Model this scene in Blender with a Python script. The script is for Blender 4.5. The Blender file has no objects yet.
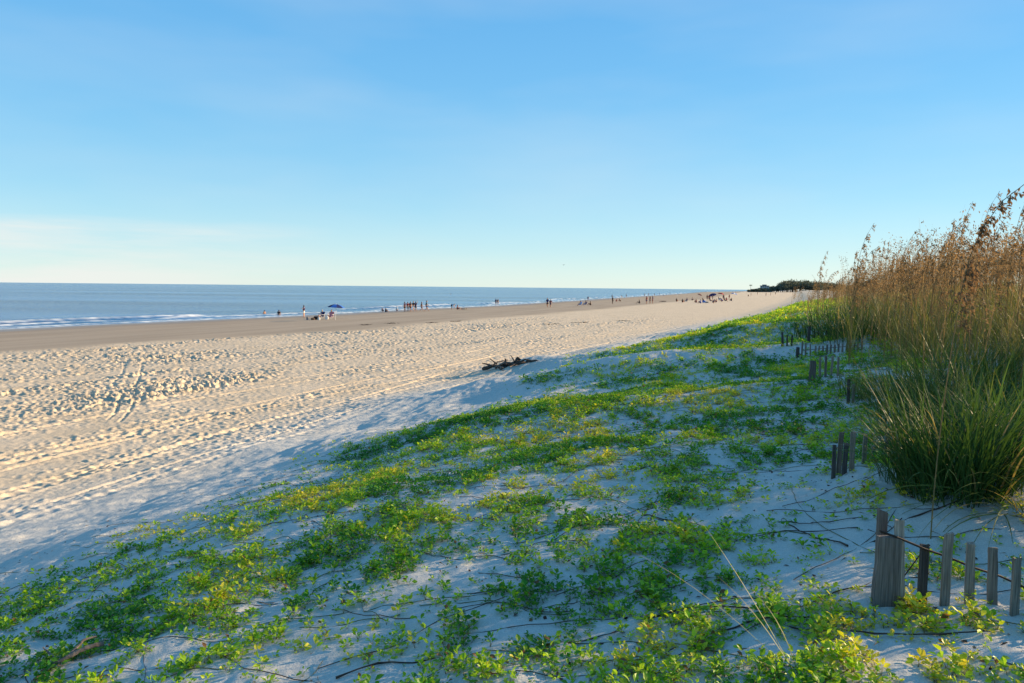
import bpy, math, random
import numpy as np
from mathutils import Vector, Matrix

random.seed(7)
RNG = np.random.default_rng(11)
C = bpy.context.scene.collection
SC = bpy.context.scene

# ------------------------------------------------------------------ camera, sky, sun, exposure
FPX, PCX, PCY, CAMZ = 740.0, 512.0, 341.5, 4.6
PITCH, ROLL = math.atan(54.5 / FPX), math.radians(0.57)
SUN_EL, SUN_AZ = math.radians(15.3), math.radians(72.0)     # azimuth clockwise from +Y (the view direction)
EXPOSURE = 1.36

CAM = np.array([0.0, 0.0, CAMZ])
FWD = np.array([0, math.cos(PITCH), -math.sin(PITCH)])
R0 = np.array([1.0, 0, 0]); U0 = np.array([0, math.sin(PITCH), math.cos(PITCH)])
RGT = math.cos(ROLL) * R0 + math.sin(ROLL) * U0
UPV = -math.sin(ROLL) * R0 + math.cos(ROLL) * U0
cam_d = bpy.data.cameras.new('camera'); cam = bpy.data.objects.new('camera', cam_d); C.objects.link(cam)
cam_d.sensor_width = 36.0; cam_d.lens = 36.0 * FPX / 1024.0
cam_d.clip_start = 0.05; cam_d.clip_end = 40000
cam.matrix_world = Matrix(((RGT[0], UPV[0], -FWD[0], 0), (RGT[1], UPV[1], -FWD[1], 0), (RGT[2], UPV[2], -FWD[2], CAMZ), (0, 0, 0, 1)))
SC.camera = cam

SUNV = Vector((math.cos(SUN_EL) * math.sin(SUN_AZ), math.cos(SUN_EL) * math.cos(SUN_AZ), math.sin(SUN_EL)))
sd = bpy.data.lights.new('sun', 'SUN'); sun = bpy.data.objects.new('sun', sd); C.objects.link(sun)
sd.energy = 5.0; sd.angle = math.radians(0.55); sd.color = (1.0, 0.74, 0.44)
sun.rotation_euler = SUNV.to_track_quat('Z', 'Y').to_euler(); sun.location = (60, 20, 40)

W = bpy.data.worlds.new('World'); SC.world = W; W.use_nodes = True
nt = W.node_tree; nt.nodes.clear()
def N(t, ty, **kw):
    n = t.nodes.new(ty)
    for k, v in kw.items(): setattr(n, k, v)
    return n
sky = N(nt, 'ShaderNodeTexSky', sky_type='NISHITA')
sky.sun_disc = False; sky.sun_elevation = SUN_EL; sky.sun_rotation = SUN_AZ
sky.altitude = 0; sky.air_density = 1.0; sky.dust_density = 0.0; sky.ozone_density = 3.0
bg = N(nt, 'ShaderNodeBackground'); bg.inputs['Strength'].default_value = 0.10
wo = N(nt, 'ShaderNodeOutputWorld')
hs = N(nt, 'ShaderNodeHueSaturation'); hs.inputs['Saturation'].default_value = 1.15
tc = N(nt, 'ShaderNodeTexCoord')
mp = N(nt, 'ShaderNodeMapping'); mp.inputs['Scale'].default_value = (2.2, 2.2, 24.0); mp.inputs['Location'].default_value = (0.3, 0.1, 0.4)
cn = N(nt, 'ShaderNodeTexNoise'); cn.inputs['Scale'].default_value = 1.3; cn.inputs['Detail'].default_value = 5; cn.inputs['Roughness'].default_value = 0.55
cr = N(nt, 'ShaderNodeValToRGB'); cr.color_ramp.elements[0].position = 0.40; cr.color_ramp.elements[1].position = 0.62
sx = N(nt, 'ShaderNodeSeparateXYZ')
el = N(nt, 'ShaderNodeMapRange'); el.inputs[1].default_value = 0.085; el.inputs[2].default_value = 0.062     # low clouds only
az = N(nt, 'ShaderNodeMapRange'); az.inputs[1].default_value = -0.22; az.inputs[2].default_value = -0.5; az.inputs[3].default_value = 0.1
m1 = N(nt, 'ShaderNodeMath', operation='MULTIPLY'); m2 = N(nt, 'ShaderNodeMath', operation='MULTIPLY')
# thin high streaks
mp2 = N(nt, 'ShaderNodeMapping'); mp2.inputs['Scale'].default_value = (1.2, 1.0, 5.0); mp2.inputs['Rotation'].default_value = (0, math.radians(18), 0.5)
cn2 = N(nt, 'ShaderNodeTexNoise'); cn2.inputs['Scale'].default_value = 1.6; cn2.inputs['Detail'].default_value = 4
cr2 = N(nt, 'ShaderNodeMapRange'); cr2.inputs[1].default_value = 0.45; cr2.inputs[2].default_value = 0.85; cr2.inputs[4].default_value = 0.22
mx = N(nt, 'ShaderNodeMath', operation='MAXIMUM'); mk = N(nt, 'ShaderNodeMath', operation='MULTIPLY'); mk.inputs[1].default_value = 0.75
cm = N(nt, 'ShaderNodeMixRGB'); cm.inputs['Color2'].default_value = (3.5, 3.5, 3.35, 1)
L = nt.links.new
# graded clear-sky colours by height, mixed with the Nishita sky
gm = N(nt, 'ShaderNodeMapRange'); gm.inputs[1].default_value = 0.0; gm.inputs[2].default_value = 1.0
gr = N(nt, 'ShaderNodeValToRGB'); gr.color_ramp.interpolation = 'B_SPLINE'
GRAD = [(0.0, (2.75, 3.3, 3.25)), (0.05, (1.95, 3.05, 3.4)), (0.13, (1.15, 2.55, 3.5)), (0.26, (0.68, 2.02, 3.45)), (0.40, (0.52, 1.75, 3.3)), (1.0, (0.24, 1.28, 2.8))]
while len(gr.color_ramp.elements) < len(GRAD): gr.color_ramp.elements.new(0.5)
for e_, (p_, c_) in zip(gr.color_ramp.elements, GRAD): e_.position = p_; e_.color = (c_[0] / 4, c_[1] / 4, c_[2] / 4, 1)
g4 = N(nt, 'ShaderNodeVectorMath', operation='SCALE'); g4.inputs['Scale'].default_value = 4.0
gx = N(nt, 'ShaderNodeMixRGB'); gx.inputs[0].default_value = 0.85
L(sky.outputs[0], hs.inputs['Color']); L(tc.outputs['Generated'], mp.inputs[0]); L(mp.outputs[0], cn.inputs['Vector'])
L(cn.outputs['Fac'], cr.inputs[0]); L(tc.outputs['Generated'], sx.inputs[0]); L(sx.outputs['Z'], el.inputs[0]); L(sx.outputs['X'], az.inputs[0])
L(cr.outputs[0], m1.inputs[0]); L(el.outputs[0], m1.inputs[1]); L(m1.outputs[0], m2.inputs[0]); L(az.outputs[0], m2.inputs[1]); L(m2.outputs[0], mk.inputs[0])
L(tc.outputs['Generated'], mp2.inputs[0]); L(mp2.outputs[0], cn2.inputs['Vector']); L(cn2.outputs['Fac'], cr2.inputs[0])
L(mk.outputs[0], mx.inputs[0]); L(cr2.outputs[0], mx.inputs[1])
L(mx.outputs[0], cm.inputs['Fac']); L(sx.outputs['Z'], gm.inputs[0]); L(gm.outputs[0], gr.inputs[0]); L(hs.outputs[0], gx.inputs[1]); L(gr.outputs[0], g4.inputs[0]); L(g4.outputs[0], gx.inputs[2]); L(gx.outputs[0], cm.inputs['Color1']); L(cm.outputs[0], bg.inputs['Color']); L(bg.outputs[0], wo.inputs[0])

SC.view_settings.view_transform = 'Standard'; SC.view_settings.look = 'None'
SC.view_settings.exposure = EXPOSURE; SC.view_settings.gamma = 1.0; SC.view_settings.use_curve_mapping = False
SC.render.engine = 'CYCLES'
SC.cycles.max_bounces = 6; SC.cycles.diffuse_bounces = 3; SC.cycles.glossy_bounces = 2; SC.cycles.transmission_bounces = 3

# ------------------------------------------------------------------ noise and terrain height
def hash2(ix, iy, seed):
    h = (ix.astype(np.int64) * 374761393 + iy.astype(np.int64) * 668265263 + seed * 974634777) & 0xFFFFFFFF
    h = ((h ^ (h >> 13)) * 1274126177) & 0xFFFFFFFF
    h = ((h ^ (h >> 16)) * 2246822519) & 0xFFFFFFFF
    return ((h ^ (h >> 15)) & 0xFFFFFF) / float(0xFFFFFF)
def vnoise(x, y, seed=0):
    ix = np.floor(x); iy = np.floor(y); fx = x - ix; fy = y - iy
    u = fx * fx * fx * (fx * (fx * 6 - 15) + 10); v = fy * fy * fy * (fy * (fy * 6 - 15) + 10)
    a = hash2(ix, iy, seed); b = hash2(ix + 1, iy, seed); c = hash2(ix, iy + 1, seed); d = hash2(ix + 1, iy + 1, seed)
    return (a * (1 - u) + b * u) * (1 - v) + (c * (1 - u) + d * u) * v
def fbm(x, y, seed=0, oct=4, gain=0.5):
    r = 0; a = 1; n = 0; ca, sa = 0.8, 0.6
    for i in range(oct):
        r = r + a * (vnoise(x, y, seed + i * 17) - 0.5); n += a; a *= gain
        x, y = (x * ca - y * sa) * 2.03 + 11.3, (x * sa + y * ca) * 2.03 - 4.7
    return r / n * 2
def sstep(a, b, x):
    q = np.clip((x - a) / (b - a), 0, 1); return q * q * (3 - 2 * q)
def dimples(x, y, cell, rad, depth, seed, keep=0.8, stretch=1.5):
    ix = np.floor(x / cell); iy = np.floor(y / cell); out = np.zeros_like(x)
    for dx in (-1, 0, 1):
        for dy in (-1, 0, 1):
            jx, jy = ix + dx, iy + dy
            cx = (jx + hash2(jx, jy, seed)) * cell; cy = (jy + hash2(jx, jy, seed + 1)) * cell
            a = hash2(jx, jy, seed + 2) * math.pi; on = (hash2(jx, jy, seed + 3) < keep)
            k = 0.55 + 0.9 * hash2(jx, jy, seed + 4)
            ux = (x - cx) * np.cos(a) + (y - cy) * np.sin(a); uy = -(x - cx) * np.sin(a) + (y - cy) * np.cos(a)
            d2 = ((ux / stretch) ** 2 + uy ** 2) / (rad * k) ** 2
            out += on * depth * k * (-np.exp(-d2) + 0.55 * np.exp(-(np.sqrt(d2) - 1.7) ** 2 * 3.0))
    return out
def st(x, y): return 0.3102 * x + 0.9507 * y, -0.9507 * x + 0.3102 * y
def xy(s, t): return 0.3102 * s - 0.9507 * t, 0.9507 * s + 0.3102 * t
CS = ([-9000, 0, 15, 40, 92, 200, 500, 1200, 9000], [0, 0, 0, 2.0, 8.2, 17, 34, 66, 66])
TW = ([-9000, -50, 0, 50, 93, 130, 173, 300, 600, 900, 1165, 1500, 2500, 9000], [80, 78, 77, 70, 64, 63.5, 60, 61, 62, 68, 76, 40, -400, -4000])
TH = ([-9000, 0, 20, 38, 52, 90, 130, 300, 9000], [40, 40, 38, 35, 31, 28, 25, 16, 16])
def cshift(s): return np.interp(s, *CS)
def twater(s): return np.interp(s, *TW) + 1.2 * (vnoise(s / 23.0, s * 0 + 3.1, 5) - 0.5) + 0.5 * (vnoise(s / 6.0, s * 0 + 9.1, 6) - 0.5)
RIDGES = [(6.6, .9, .05), (11.6, 1.4, .17), (18.3, 1.6, .34), (26.0, 2.0, .40), (36, 3, .25), (50, 4, .2)]
MOUNDS = [(-1.2, 6.2, 1.6, 0.10),
          (2.9, 4.9, 0.9, 0.18), (-0.2, 26.7, 1.3, 0.22), (1.0, 26.9, 0.9, 0.20)]
TRACKS = [(8.7, .12, 1), (9.15, .07, 0), (10.4, .14, 1), (11.0, .10, 1), (12.2, .08, 0), (12.9, .15, 1), (13.3, .08, 0), (15.3, .12, 1), (16.1, .10, 0), (18.9, .13, 0), (21.5, .10, 0)]
CURVES = []      # polylines of wandering tracks on the dry sand, filled below
def polydist(x, y, P):
    d = np.full(x.shape, 1e9)
    for (ax, ay), (bx, by) in zip(P[:-1], P[1:]):
        vx, vy = bx - ax, by - ay
        q = np.clip(((x - ax) * vx + (y - ay) * vy) / (vx * vx + vy * vy + 1e-9), 0, 1)
        d = np.minimum(d, np.hypot(x - ax - q * vx, y - ay - q * vy))
    return d
def H(x, y, detail=True):
    x = np.asarray(x, float); y = np.asarray(y, float)
    s, t = st(x, y); td = t + cshift(s); tw = twater(s); th = np.minimum(np.interp(s, *TH), tw - 12)
    r = np.hypot(x, y)
    tdn = td + 0.5 * fbm(s / 4.0, t / 4.0, 31, 3)
    zd = np.interp(tdn, [-400, -60, -25, -12, -8, -5, -3, -1.2, 0, 2, 4, 6, 8, 10, 12], [2.6, 2.8, 3.6, 4.25, 4.2, 3.95, 3.55, 3.14, 3.0, 2.74, 2.40, 1.96, 1.60, 1.44, 1.40])
    ttoe = 10 - cshift(s)
    zb = np.where(t < th, 1.4 - 0.4 * np.clip((t - ttoe) / np.maximum(th - ttoe, 1), 0, 1), 1.0 - 1.0 * (t - th) / np.maximum(tw - th, 1))
    zb = np.where(t > tw, np.maximum(-0.035 * (t - tw), -5), zb)
    zd = zd - 0.75 * (1 - sstep(5, 9.5, s)) * (1 - sstep(-7, -3.2, td)) * sstep(-40, -15, td)
    k = sstep(9.5, 12, td)
    z = zd * (1 - k) + zb * k
    dune = 1 - sstep(7.0, 10.5, td)
    far = 1 - sstep(60, 200, r)
    z = z + dune * far * (0.09 * fbm(s / 3.2, t / 2.0, 41, 3) * sstep(-14, -2, td) + 0.25 * fbm(s / 6, t / 6, 47, 2) * (1 - sstep(-6, -2, td)))
    ra = dune * sstep(-4.5, -1.5, td)
    if np.any(ra > 0):
        for rs, rw, rh in RIDGES:
            z = z + ra * rh * (0.65 + 0.7 * vnoise(t / 2.5, s * 0 + rs, 43)) * np.exp(-((s - rs - 1.6 * fbm(t / 5.0, s * 0 + rs, 45, 2)) / rw) ** 2)
    for mx_, my_, mr, mh in MOUNDS:
        z = z + mh * np.exp(-((x - mx_) ** 2 + (y - my_) ** 2) / mr ** 2)
    if detail:
        dry = sstep(7.3, 9.5, td) * (1 - sstep(-1.0, 1.0, t - th + 1.6 * fbm(s / 5, t / 5, 51, 2)))
        near = 1 - sstep(60, 110, r)
        if np.any(near > 0):
            patch = np.clip(0.55 + 0.9 * fbm(s / 7, t / 3.5, 61, 2), 0.42, 1.2)
            patch = patch * (0.5 + 0.8 * sstep(12.5, 17, td + 2.5 * fbm(s / 12, t / 2.5, 63, 2))) * np.clip(0.8 + 1.1 * fbm(s / 9, t / 1.2, 65, 2), 0.25, 1.5)
            z = z + near * dry * patch * (dimples(x, y, 0.17, 0.037, 0.040, 71, 0.8) + dimples(x, y, 0.32, 0.068, 0.055, 81, 0.55) + 0.034 * fbm(x / 0.30, y / 0.30, 91, 3))
            z = z + near * dune * (0.012 * fbm(s / 0.55, t / 0.13, 94, 2) + 0.020 * fbm(x / 0.22, y / 0.22, 93, 3) + 0.028 * fbm(s / 0.9, t / 0.5, 95, 2) + dimples(x, y, 1.1, 0.14, 0.022, 97, 0.35))
            kk = near * dry * (1 - sstep(45, 90, s))
            for (tt, w, tread) in TRACKS:
                dt = td - (tt + 1.1 * (vnoise(s / 14.0, s * 0 + tt, 15) - 0.5) + 0.10 * (vnoise(s / 3.0, s * 0 + tt, 16) - 0.5))
                a = np.abs(dt) / w
                amp = 0.25 + 1.0 * vnoise(s / 3.5, s * 0 + tt * 3, 18)
                z = z + kk * amp * (-0.028 * (1 - sstep(0.8, 1.15, a)) + 0.016 * np.exp(-((a - 1.35) / 0.28) ** 2))
                if tread:
                    z = z + kk * amp * 0.013 * (1 - sstep(0.85, 1.2, a)) * np.sin((s + 0.5 * np.abs(dt)) * 2 * math.pi / 0.24)
            for P in CURVES:
                a = polydist(x, y, P) / 0.038
                z = z + near * (-0.032 * (0.5 + vnoise(x / 0.4, y / 0.4, 67)) * np.exp(-a * a) + 0.010 * np.exp(-((a - 1.7) / 0.5) ** 2))
        z = z + 0.02 * fbm(x / 6, y / 6, 99, 2) * (1 - dune) * (t < tw)
    return z

def ray(px, py):
    d = FWD + RGT * ((px - PCX) / FPX) + UPV * ((PCY - py) / FPX)
    return d / d[1]
def ground(px, py, detail=True, lo=1.2, hi=3000):
    """the ground point seen at a photo position: where the sight line first meets the terrain"""
    d = ray(px, py); q = np.geomspace(lo, hi, 1500)
    P = CAM[None] + d[None] * q[:, None]
    below = P[:, 2] < H(P[:, 0], P[:, 1], detail)
    i = int(np.argmax(below)) if below.any() else len(q) - 1
    a, b = q[max(i - 1, 0)], q[i]
    for _ in range(24):
        m = (a + b) / 2; p = CAM + d * m
        if p[2] < float(H(p[0], p[1], detail)): b = m
        else: a = m
    p = CAM + d * b
    return Vector(p)
def sea_point(px, py):
    d = ray(px, py); q = (0.0 - CAM[2]) / d[2]
    return Vector(CAM + d * q)
def smooth_line(P, n=5):
    P = [np.array(q, float) for q in P]; P = [2 * P[0] - P[1]] + P + [2 * P[-1] - P[-2]]; out = []
    for i in range(1, len(P) - 2):
        for j in range(n):
            u = j / n; out.append(0.5 * (2 * P[i] + (P[i + 1] - P[i - 1]) * u + (2 * P[i - 1] - 5 * P[i] + 4 * P[i + 1] - P[i + 2]) * u * u + (3 * P[i] - P[i - 1] - 3 * P[i + 1] + P[i + 2]) * u ** 3))
    return out + [P[-2]]
for pts in ([(104, 360), (116, 360), (124, 363), (122, 375), (113, 383), (118, 391), (122, 396), (118, 403), (116, 411), (108, 419)], [(128, 361), (141, 364), (140, 374), (137, 383), (133, 389), (136, 396), (131, 408), (124, 417), (119, 422)], [(106, 361), (92, 364), (74, 366)],
            [(178, 372), (220, 362), (262, 354), (318, 350)]):
    CURVES.append([tuple(q) for q in smooth_line([tuple(ground(px, py, False)[:2]) for px, py in pts])])

# ------------------------------------------------------------------ mesh and material helpers
def mesh_np(name, V, F, cols=None, smooth=False, attrs=None):
    V = np.ascontiguousarray(V, np.float32); F = np.ascontiguousarray(F, np.int32)
    me = bpy.data.meshes.new(name); nf, k = F.shape
    me.vertices.add(len(V)); me.vertices.foreach_set('co', V.ravel())
    me.loops.add(nf * k); me.loops.foreach_set('vertex_index', F.ravel())
    me.polygons.add(nf); me.polygons.foreach_set('loop_start', np.arange(0, nf * k, k, dtype=np.int32))
    me.polygons.foreach_set('use_smooth', np.full(nf, smooth, bool))
    if cols is not None:
        a = me.attributes.new('Col', 'FLOAT_COLOR', 'POINT')
        a.data.foreach_set('color', np.hstack([cols, np.ones((len(cols), 1))]).astype(np.float32).ravel())
    for kx, v in (attrs or {}).items():
        a = me.attributes.new(kx, 'FLOAT', 'POINT'); a.data.foreach_set('value', np.asarray(v, np.float32))
    me.update(calc_edges=True)
    return me
def link(name, me, mats=(), parent=None, loc=None):
    o = bpy.data.objects.new(name, me); C.objects.link(o)
    if me is not None and not me.materials:
        for m in (mats if isinstance(mats, (list, tuple)) else [mats]): me.materials.append(m)
    if parent: o.parent = parent
    if loc is not None: o.location = loc
    return o
def tag(o, label=None, cat=None, group=None, kind=None):
    if label: o['label'] = label
    if cat: o['category'] = cat
    if group: o['group'] = group
    if kind: o['kind'] = kind
    return o
def thing(name, label, cat, loc=(0, 0, 0), rz=0, group=None):
    o = bpy.data.objects.new(name, None); C.objects.link(o); o.location = loc; o.rotation_euler = (0, 0, rz)
    o.empty_display_size = 0.2
    return tag(o, label, cat, group)
class MB:
    """collects boxes, tubes and loose faces into one mesh"""
    def __init__(s): s.v = []; s.f = []; s.n = 0; s.mi = []
    def add(s, V, F, mi=0):
        s.v += [tuple(p) for p in V]; s.f += [tuple(i + s.n for i in f) for f in F]; s.n += len(V); s.mi += [mi] * len(F); return s
    def box(s, a, b, mi=0):
        x0, y0, z0 = a; x1, y1, z1 = b
        return s.add([(x0, y0, z0), (x1, y0, z0), (x1, y1, z0), (x0, y1, z0), (x0, y0, z1), (x1, y0, z1), (x1, y1, z1), (x0, y1, z1)],
                     [(0, 3, 2, 1), (4, 5, 6, 7), (0, 1, 5, 4), (1, 2, 6, 5), (2, 3, 7, 6), (3, 0, 4, 7)], mi)
    def tube(s, pts, rad, k=6, mi=0, cap=True):
        pts = [Vector(p) for p in pts]; V = []; F = []
        rad = rad if isinstance(rad, (list, tuple)) else [rad] * len(pts)
        for i, p in enumerate(pts):
            d = (pts[min(i + 1, len(pts) - 1)] - pts[max(i - 1, 0)]).normalized()
            a = d.cross(Vector((0, 0, 1)) if abs(d.z) < 0.9 else Vector((1, 0, 0))).normalized(); b = d.cross(a)
            V += [p + (a * math.cos(2 * math.pi * j / k) + b * math.sin(2 * math.pi * j / k)) * rad[i] for j in range(k)]
        for i in range(len(pts) - 1):
            for j in range(k): F.append((i * k + j, i * k + (j + 1) % k, (i + 1) * k + (j + 1) % k, (i + 1) * k + j))
        if cap: F += [tuple(range(k)), tuple((len(pts) - 1) * k + j for j in reversed(range(k)))]
        return s.add(V, F, mi)
    def mesh(s, name, smooth=False):
        me = bpy.data.meshes.new(name); me.from_pydata(s.v, [], s.f)
        me.polygons.foreach_set('material_index', s.mi); me.polygons.foreach_set('use_smooth', [smooth] * len(s.f)); me.update(); return me

def mat(name, base=(0.5, 0.5, 0.5), rough=0.8, var=0.0, vscale=8.0, spec=0.3, bump=0.0, bscale=40.0):
    m = bpy.data.materials.new(name); m.use_nodes = True; t = m.node_tree; b = t.nodes['Principled BSDF']
    b.inputs['Base Color'].default_value = (*base, 1); b.inputs['Roughness'].default_value = rough; b.inputs['Specular IOR Level'].default_value = spec
    tcn = N(t, 'ShaderNodeTexCoord')
    if var:
        n = N(t, 'ShaderNodeTexNoise'); n.inputs['Scale'].default_value = vscale; n.inputs['Detail'].default_value = 4
        mr = N(t, 'ShaderNodeMapRange'); mr.inputs[1].default_value = 0.3; mr.inputs[2].default_value = 0.7; mr.inputs[3].default_value = 1 - var; mr.inputs[4].default_value = 1 + var
        mm = N(t, 'ShaderNodeMixRGB', blend_type='MULTIPLY'); mm.inputs[0].default_value = 1; mm.inputs[1].default_value = (*base, 1)
        t.links.new(tcn.outputs['Object'], n.inputs['Vector']); t.links.new(n.outputs['Fac'], mr.inputs[0]); t.links.new(mr.outputs[0], mm.inputs[2]); t.links.new(mm.outputs[0], b.inputs['Base Color'])
    if bump:
        n = N(t, 'ShaderNodeTexNoise'); n.inputs['Scale'].default_value = bscale; n.inputs['Detail'].default_value = 4
        bp = N(t, 'ShaderNodeBump'); bp.inputs['Strength'].default_value = bump; bp.inputs['Distance'].default_value = 0.02
        t.links.new(tcn.outputs['Object'], n.inputs['Vector']); t.links.new(n.outputs['Fac'], bp.inputs['Height']); t.links.new(bp.outputs[0], b.inputs['Normal'])
    return m
def leaf_mat(name, trans=0.4, rough=0.5, spec=0.3, tint=(1.3, 1.25, 0.6)):
    m = bpy.data.materials.new(name); m.use_nodes = True; t = m.node_tree; b = t.nodes['Principled BSDF']; out = t.nodes['Material Output']
    a = N(t, 'ShaderNodeAttribute', attribute_name='Col'); b.inputs['Roughness'].default_value = rough; b.inputs['Specular IOR Level'].default_value = spec
    tr = N(t, 'ShaderNodeBsdfTranslucent'); mm = N(t, 'ShaderNodeMixRGB', blend_type='MULTIPLY'); mm.inputs[0].default_value = 1; mm.inputs[2].default_value = (*tint, 1)
    mix = N(t, 'ShaderNodeMixShader'); mix.inputs[0].default_value = trans
    t.links.new(a.outputs['Color'], b.inputs['Base Color']); t.links.new(a.outputs['Color'], mm.inputs[1]); t.links.new(mm.outputs[0], tr.inputs['Color'])
    t.links.new(b.outputs[0], mix.inputs[1]); t.links.new(tr.outputs[0], mix.inputs[2]); t.links.new(mix.outputs[0], out.inputs['Surface'])
    return m

# ------------------------------------------------------------------ sand terrain (one sheet to the horizon)
rr = [1.0]
while rr[-1] < 9500:
    r = rr[-1]
    d = 0.012 if r < 4 else 0.012 * (r / 4) ** 1.05 if r < 12 else 0.030 * (r / 12) ** 1.5
    rr.append(r + min(d, 900))
rr = np.array([0.05, 0.4] + rr)
fov = np.radians(np.arange(-52.0, 42.01, 0.09))
rest = np.radians(np.arange(42.0, 308.0, 2.6)[1:])
th_ = np.concatenate([fov, rest]); nc = len(th_); nr = len(rr)
RR, TT = np.meshgrid(rr, th_, indexing='ij')
X = (RR * np.sin(TT)).ravel(); Y = (RR * np.cos(TT)).ravel()
Z = H(X, Y)
s_, t_ = st(X, Y); tw_ = twater(s_); thh_ = np.minimum(np.interp(s_, *TH), tw_ - 12); td_ = t_ + cshift(s_)
wet = sstep(-2.5, 2.0, t_ - thh_ + 1.6 * fbm(s_ / 5, t_ / 5, 51, 2))
soak = sstep(-14, -1.0, t_ - tw_ + 3.0 * fbm(s_ / 14, t_ / 6, 55, 2))
white = (1 - sstep(60, 110, s_)) * (1 - sstep(7.0, 12.0, td_ + 1.5 * fbm(s_ / 3, t_ / 3, 57, 3)))
def grid_faces(nr, nc):
    i = np.arange(nr - 1)[:, None] * nc; j = np.arange(nc)[None]; j2 = (j + 1) % nc
    return np.stack([i + j, i + j2, i + nc + j2, i + nc + j], -1).reshape(-1, 4)[:, ::-1]
sand = bpy.data.materials.new('sand'); sand.use_nodes = True
t = sand.node_tree; b = t.nodes['Principled BSDF']; lk = t.links.new
def attr(t, n): return N(t, 'ShaderNodeAttribute', attribute_name=n).outputs['Fac']
g = N(t, 'ShaderNodeNewGeometry')
def noise(t, sc, det=4, vec=None, rough=0.5):
    n = N(t, 'ShaderNodeTexNoise'); n.inputs['Scale'].default_value = sc; n.inputs['Detail'].default_value = det; n.inputs['Roughness'].default_value = rough
    t.links.new(vec if vec is not None else g.outputs['Position'], n.inputs['Vector']); return n.outputs['Fac']
def mixc(t, f, a, b_, bt='MIX'):
    n = N(t, 'ShaderNodeMixRGB', blend_type=bt)
    for i, v in ((0, f), (1, a), (2, b_)):
        if isinstance(v, (tuple, list)): n.inputs[i].default_value = (*v, 1)
        elif isinstance(v, (int, float)): n.inputs[i].default_value = v
        else: t.links.new(v, n.inputs[i])
    return n.outputs[0]
def mapr(t, v, a, b_, c, d):
    n = N(t, 'ShaderNodeMapRange'); t.links.new(v, n.inputs[0])
    for i, q in enumerate((a, b_, c, d)): n.inputs[i + 1].default_value = q
    return n.outputs[0]
mps = N(t, 'ShaderNodeMapping'); mps.inputs['Rotation'].default_value = (0, 0, math.radians(18.07)); lk(g.outputs['Position'], mps.inputs[0])
mps2 = N(t, 'ShaderNodeMapping'); mps2.inputs['Scale'].default_value = (1.0, 0.12, 1); lk(mps.outputs[0], mps2.inputs[0])
streak = noise(t, 0.5, 4, mps2.outputs[0])
drycol = mixc(t, mapr(t, noise(t, 0.7, 5), 0.35, 0.7, 0, 1), (0.50, 0.405, 0.285), (0.575, 0.472, 0.345))
drycol = mixc(t, attr(t, 'white'), drycol, (0.50, 0.485, 0.445))
wetcol = mixc(t, mapr(t, streak, 0.35, 0.65, 0, 1), (0.285, 0.225, 0.16), (0.345, 0.275, 0.20))
wetcol = mixc(t, attr(t, 'soak'), wetcol, (0.25, 0.195, 0.145))
col = mixc(t, attr(t, 'wet'), drycol, wetcol)
col = mixc(t, 1.0, col, mapr(t, noise(t, 160, 3), 0.3, 0.7, 0.80, 1.14), 'MULTIPLY')
lk(col, b.inputs['Base Color']); b.inputs['Specular IOR Level'].default_value = 0.25
lk(mapr(t, attr(t, 'soak'), 0.5, 1, 0.9, 0.42), b.inputs['Roughness'])
bp = N(t, 'ShaderNodeBump'); bp.inputs['Distance'].default_value = 0.03
nb = N(t, 'ShaderNodeMath', operation='ADD'); lk(noise(t, 13, 8, None, 0.68), nb.inputs[0])
vor = N(t, 'ShaderNodeTexVoronoi'); vor.inputs['Scale'].default_value = 2.6; lk(g.outputs['Position'], vor.inputs['Vector'])
vm = N(t, 'ShaderNodeMath', operation='MULTIPLY'); lk(mapr(t, vor.outputs['Distance'], 0, 0.35, 0, 3.6), vm.inputs[0]); lk(mapr(t, attr(t, 'rough'), 0, 1, 0, 1), vm.inputs[1])
lk(vm.outputs[0], nb.inputs[1])
lk(nb.outputs[0], bp.inputs['Height']); lk(mapr(t, attr(t, 'wet'), 0, 1, 0.55, 0.04), bp.inputs['Strength']); lk(bp.outputs[0], b.inputs['Normal'])
rough = sstep(7.5, 11, td_) * (1 - wet) * sstep(14, 40, np.hypot(X, Y))
ter = mesh_np('sand_ground', np.stack([X, Y, Z], -1), grid_faces(nr, nc), None, True, dict(wet=wet, soak=soak, white=white, rough=rough))
tag(link('sand_ground', ter, sand), 'pale rippled sand beach with low dunes', None, None, 'structure')
del RR, TT

# ------------------------------------------------------------------ sea
r2 = [34.0]
while r2[-1] < 9300: r2.append(r2[-1] + max(0.35, min(0.35 * (r2[-1] / 60) ** 1.9, 500)))
r2 = np.array(r2); a2 = np.concatenate([np.radians(np.arange(-40, 20, 0.12)), np.radians(np.arange(20, 320, 2.0))]); n2, k2 = len(r2), len(a2)
RR, TT = np.meshgrid(r2, a2, indexing='ij'); X = (RR * np.sin(TT)).ravel(); Y = (RR * np.cos(TT)).ravel()
s_, t_ = st(X, Y); d_ = t_ - twater(s_)
def wave(c, w, h, seed, ln, lo, hi):
    cc = c + 1.6 * fbm(s_ / 25, s_ * 0 + seed, seed, 2) + 0.6 * fbm(s_ / 5, s_ * 0, seed + 5, 2)
    a = sstep(lo, hi, vnoise(s_ / ln, s_ * 0 + 0.7, seed + 9))
    return h * a * np.exp(-((d_ - cc) / w) ** 2), a * sstep(0.2, 1.0, (d_ - cc + w * 1.3) / w) * (1 - sstep(-0.2, 1.1, (d_ - cc) / w))
zz = np.zeros_like(X); foam = np.zeros_like(X)
for args in ((9.5, 1.3, .38, 101, 16, .30, .55), (5.2, 1.0, .18, 111, 12, .25, .5), (2.0, .7, .08, 121, 9, .1, .4)):
    h_, f_ = wave(*args); zz += h_; foam = np.maximum(foam, f_)
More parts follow.
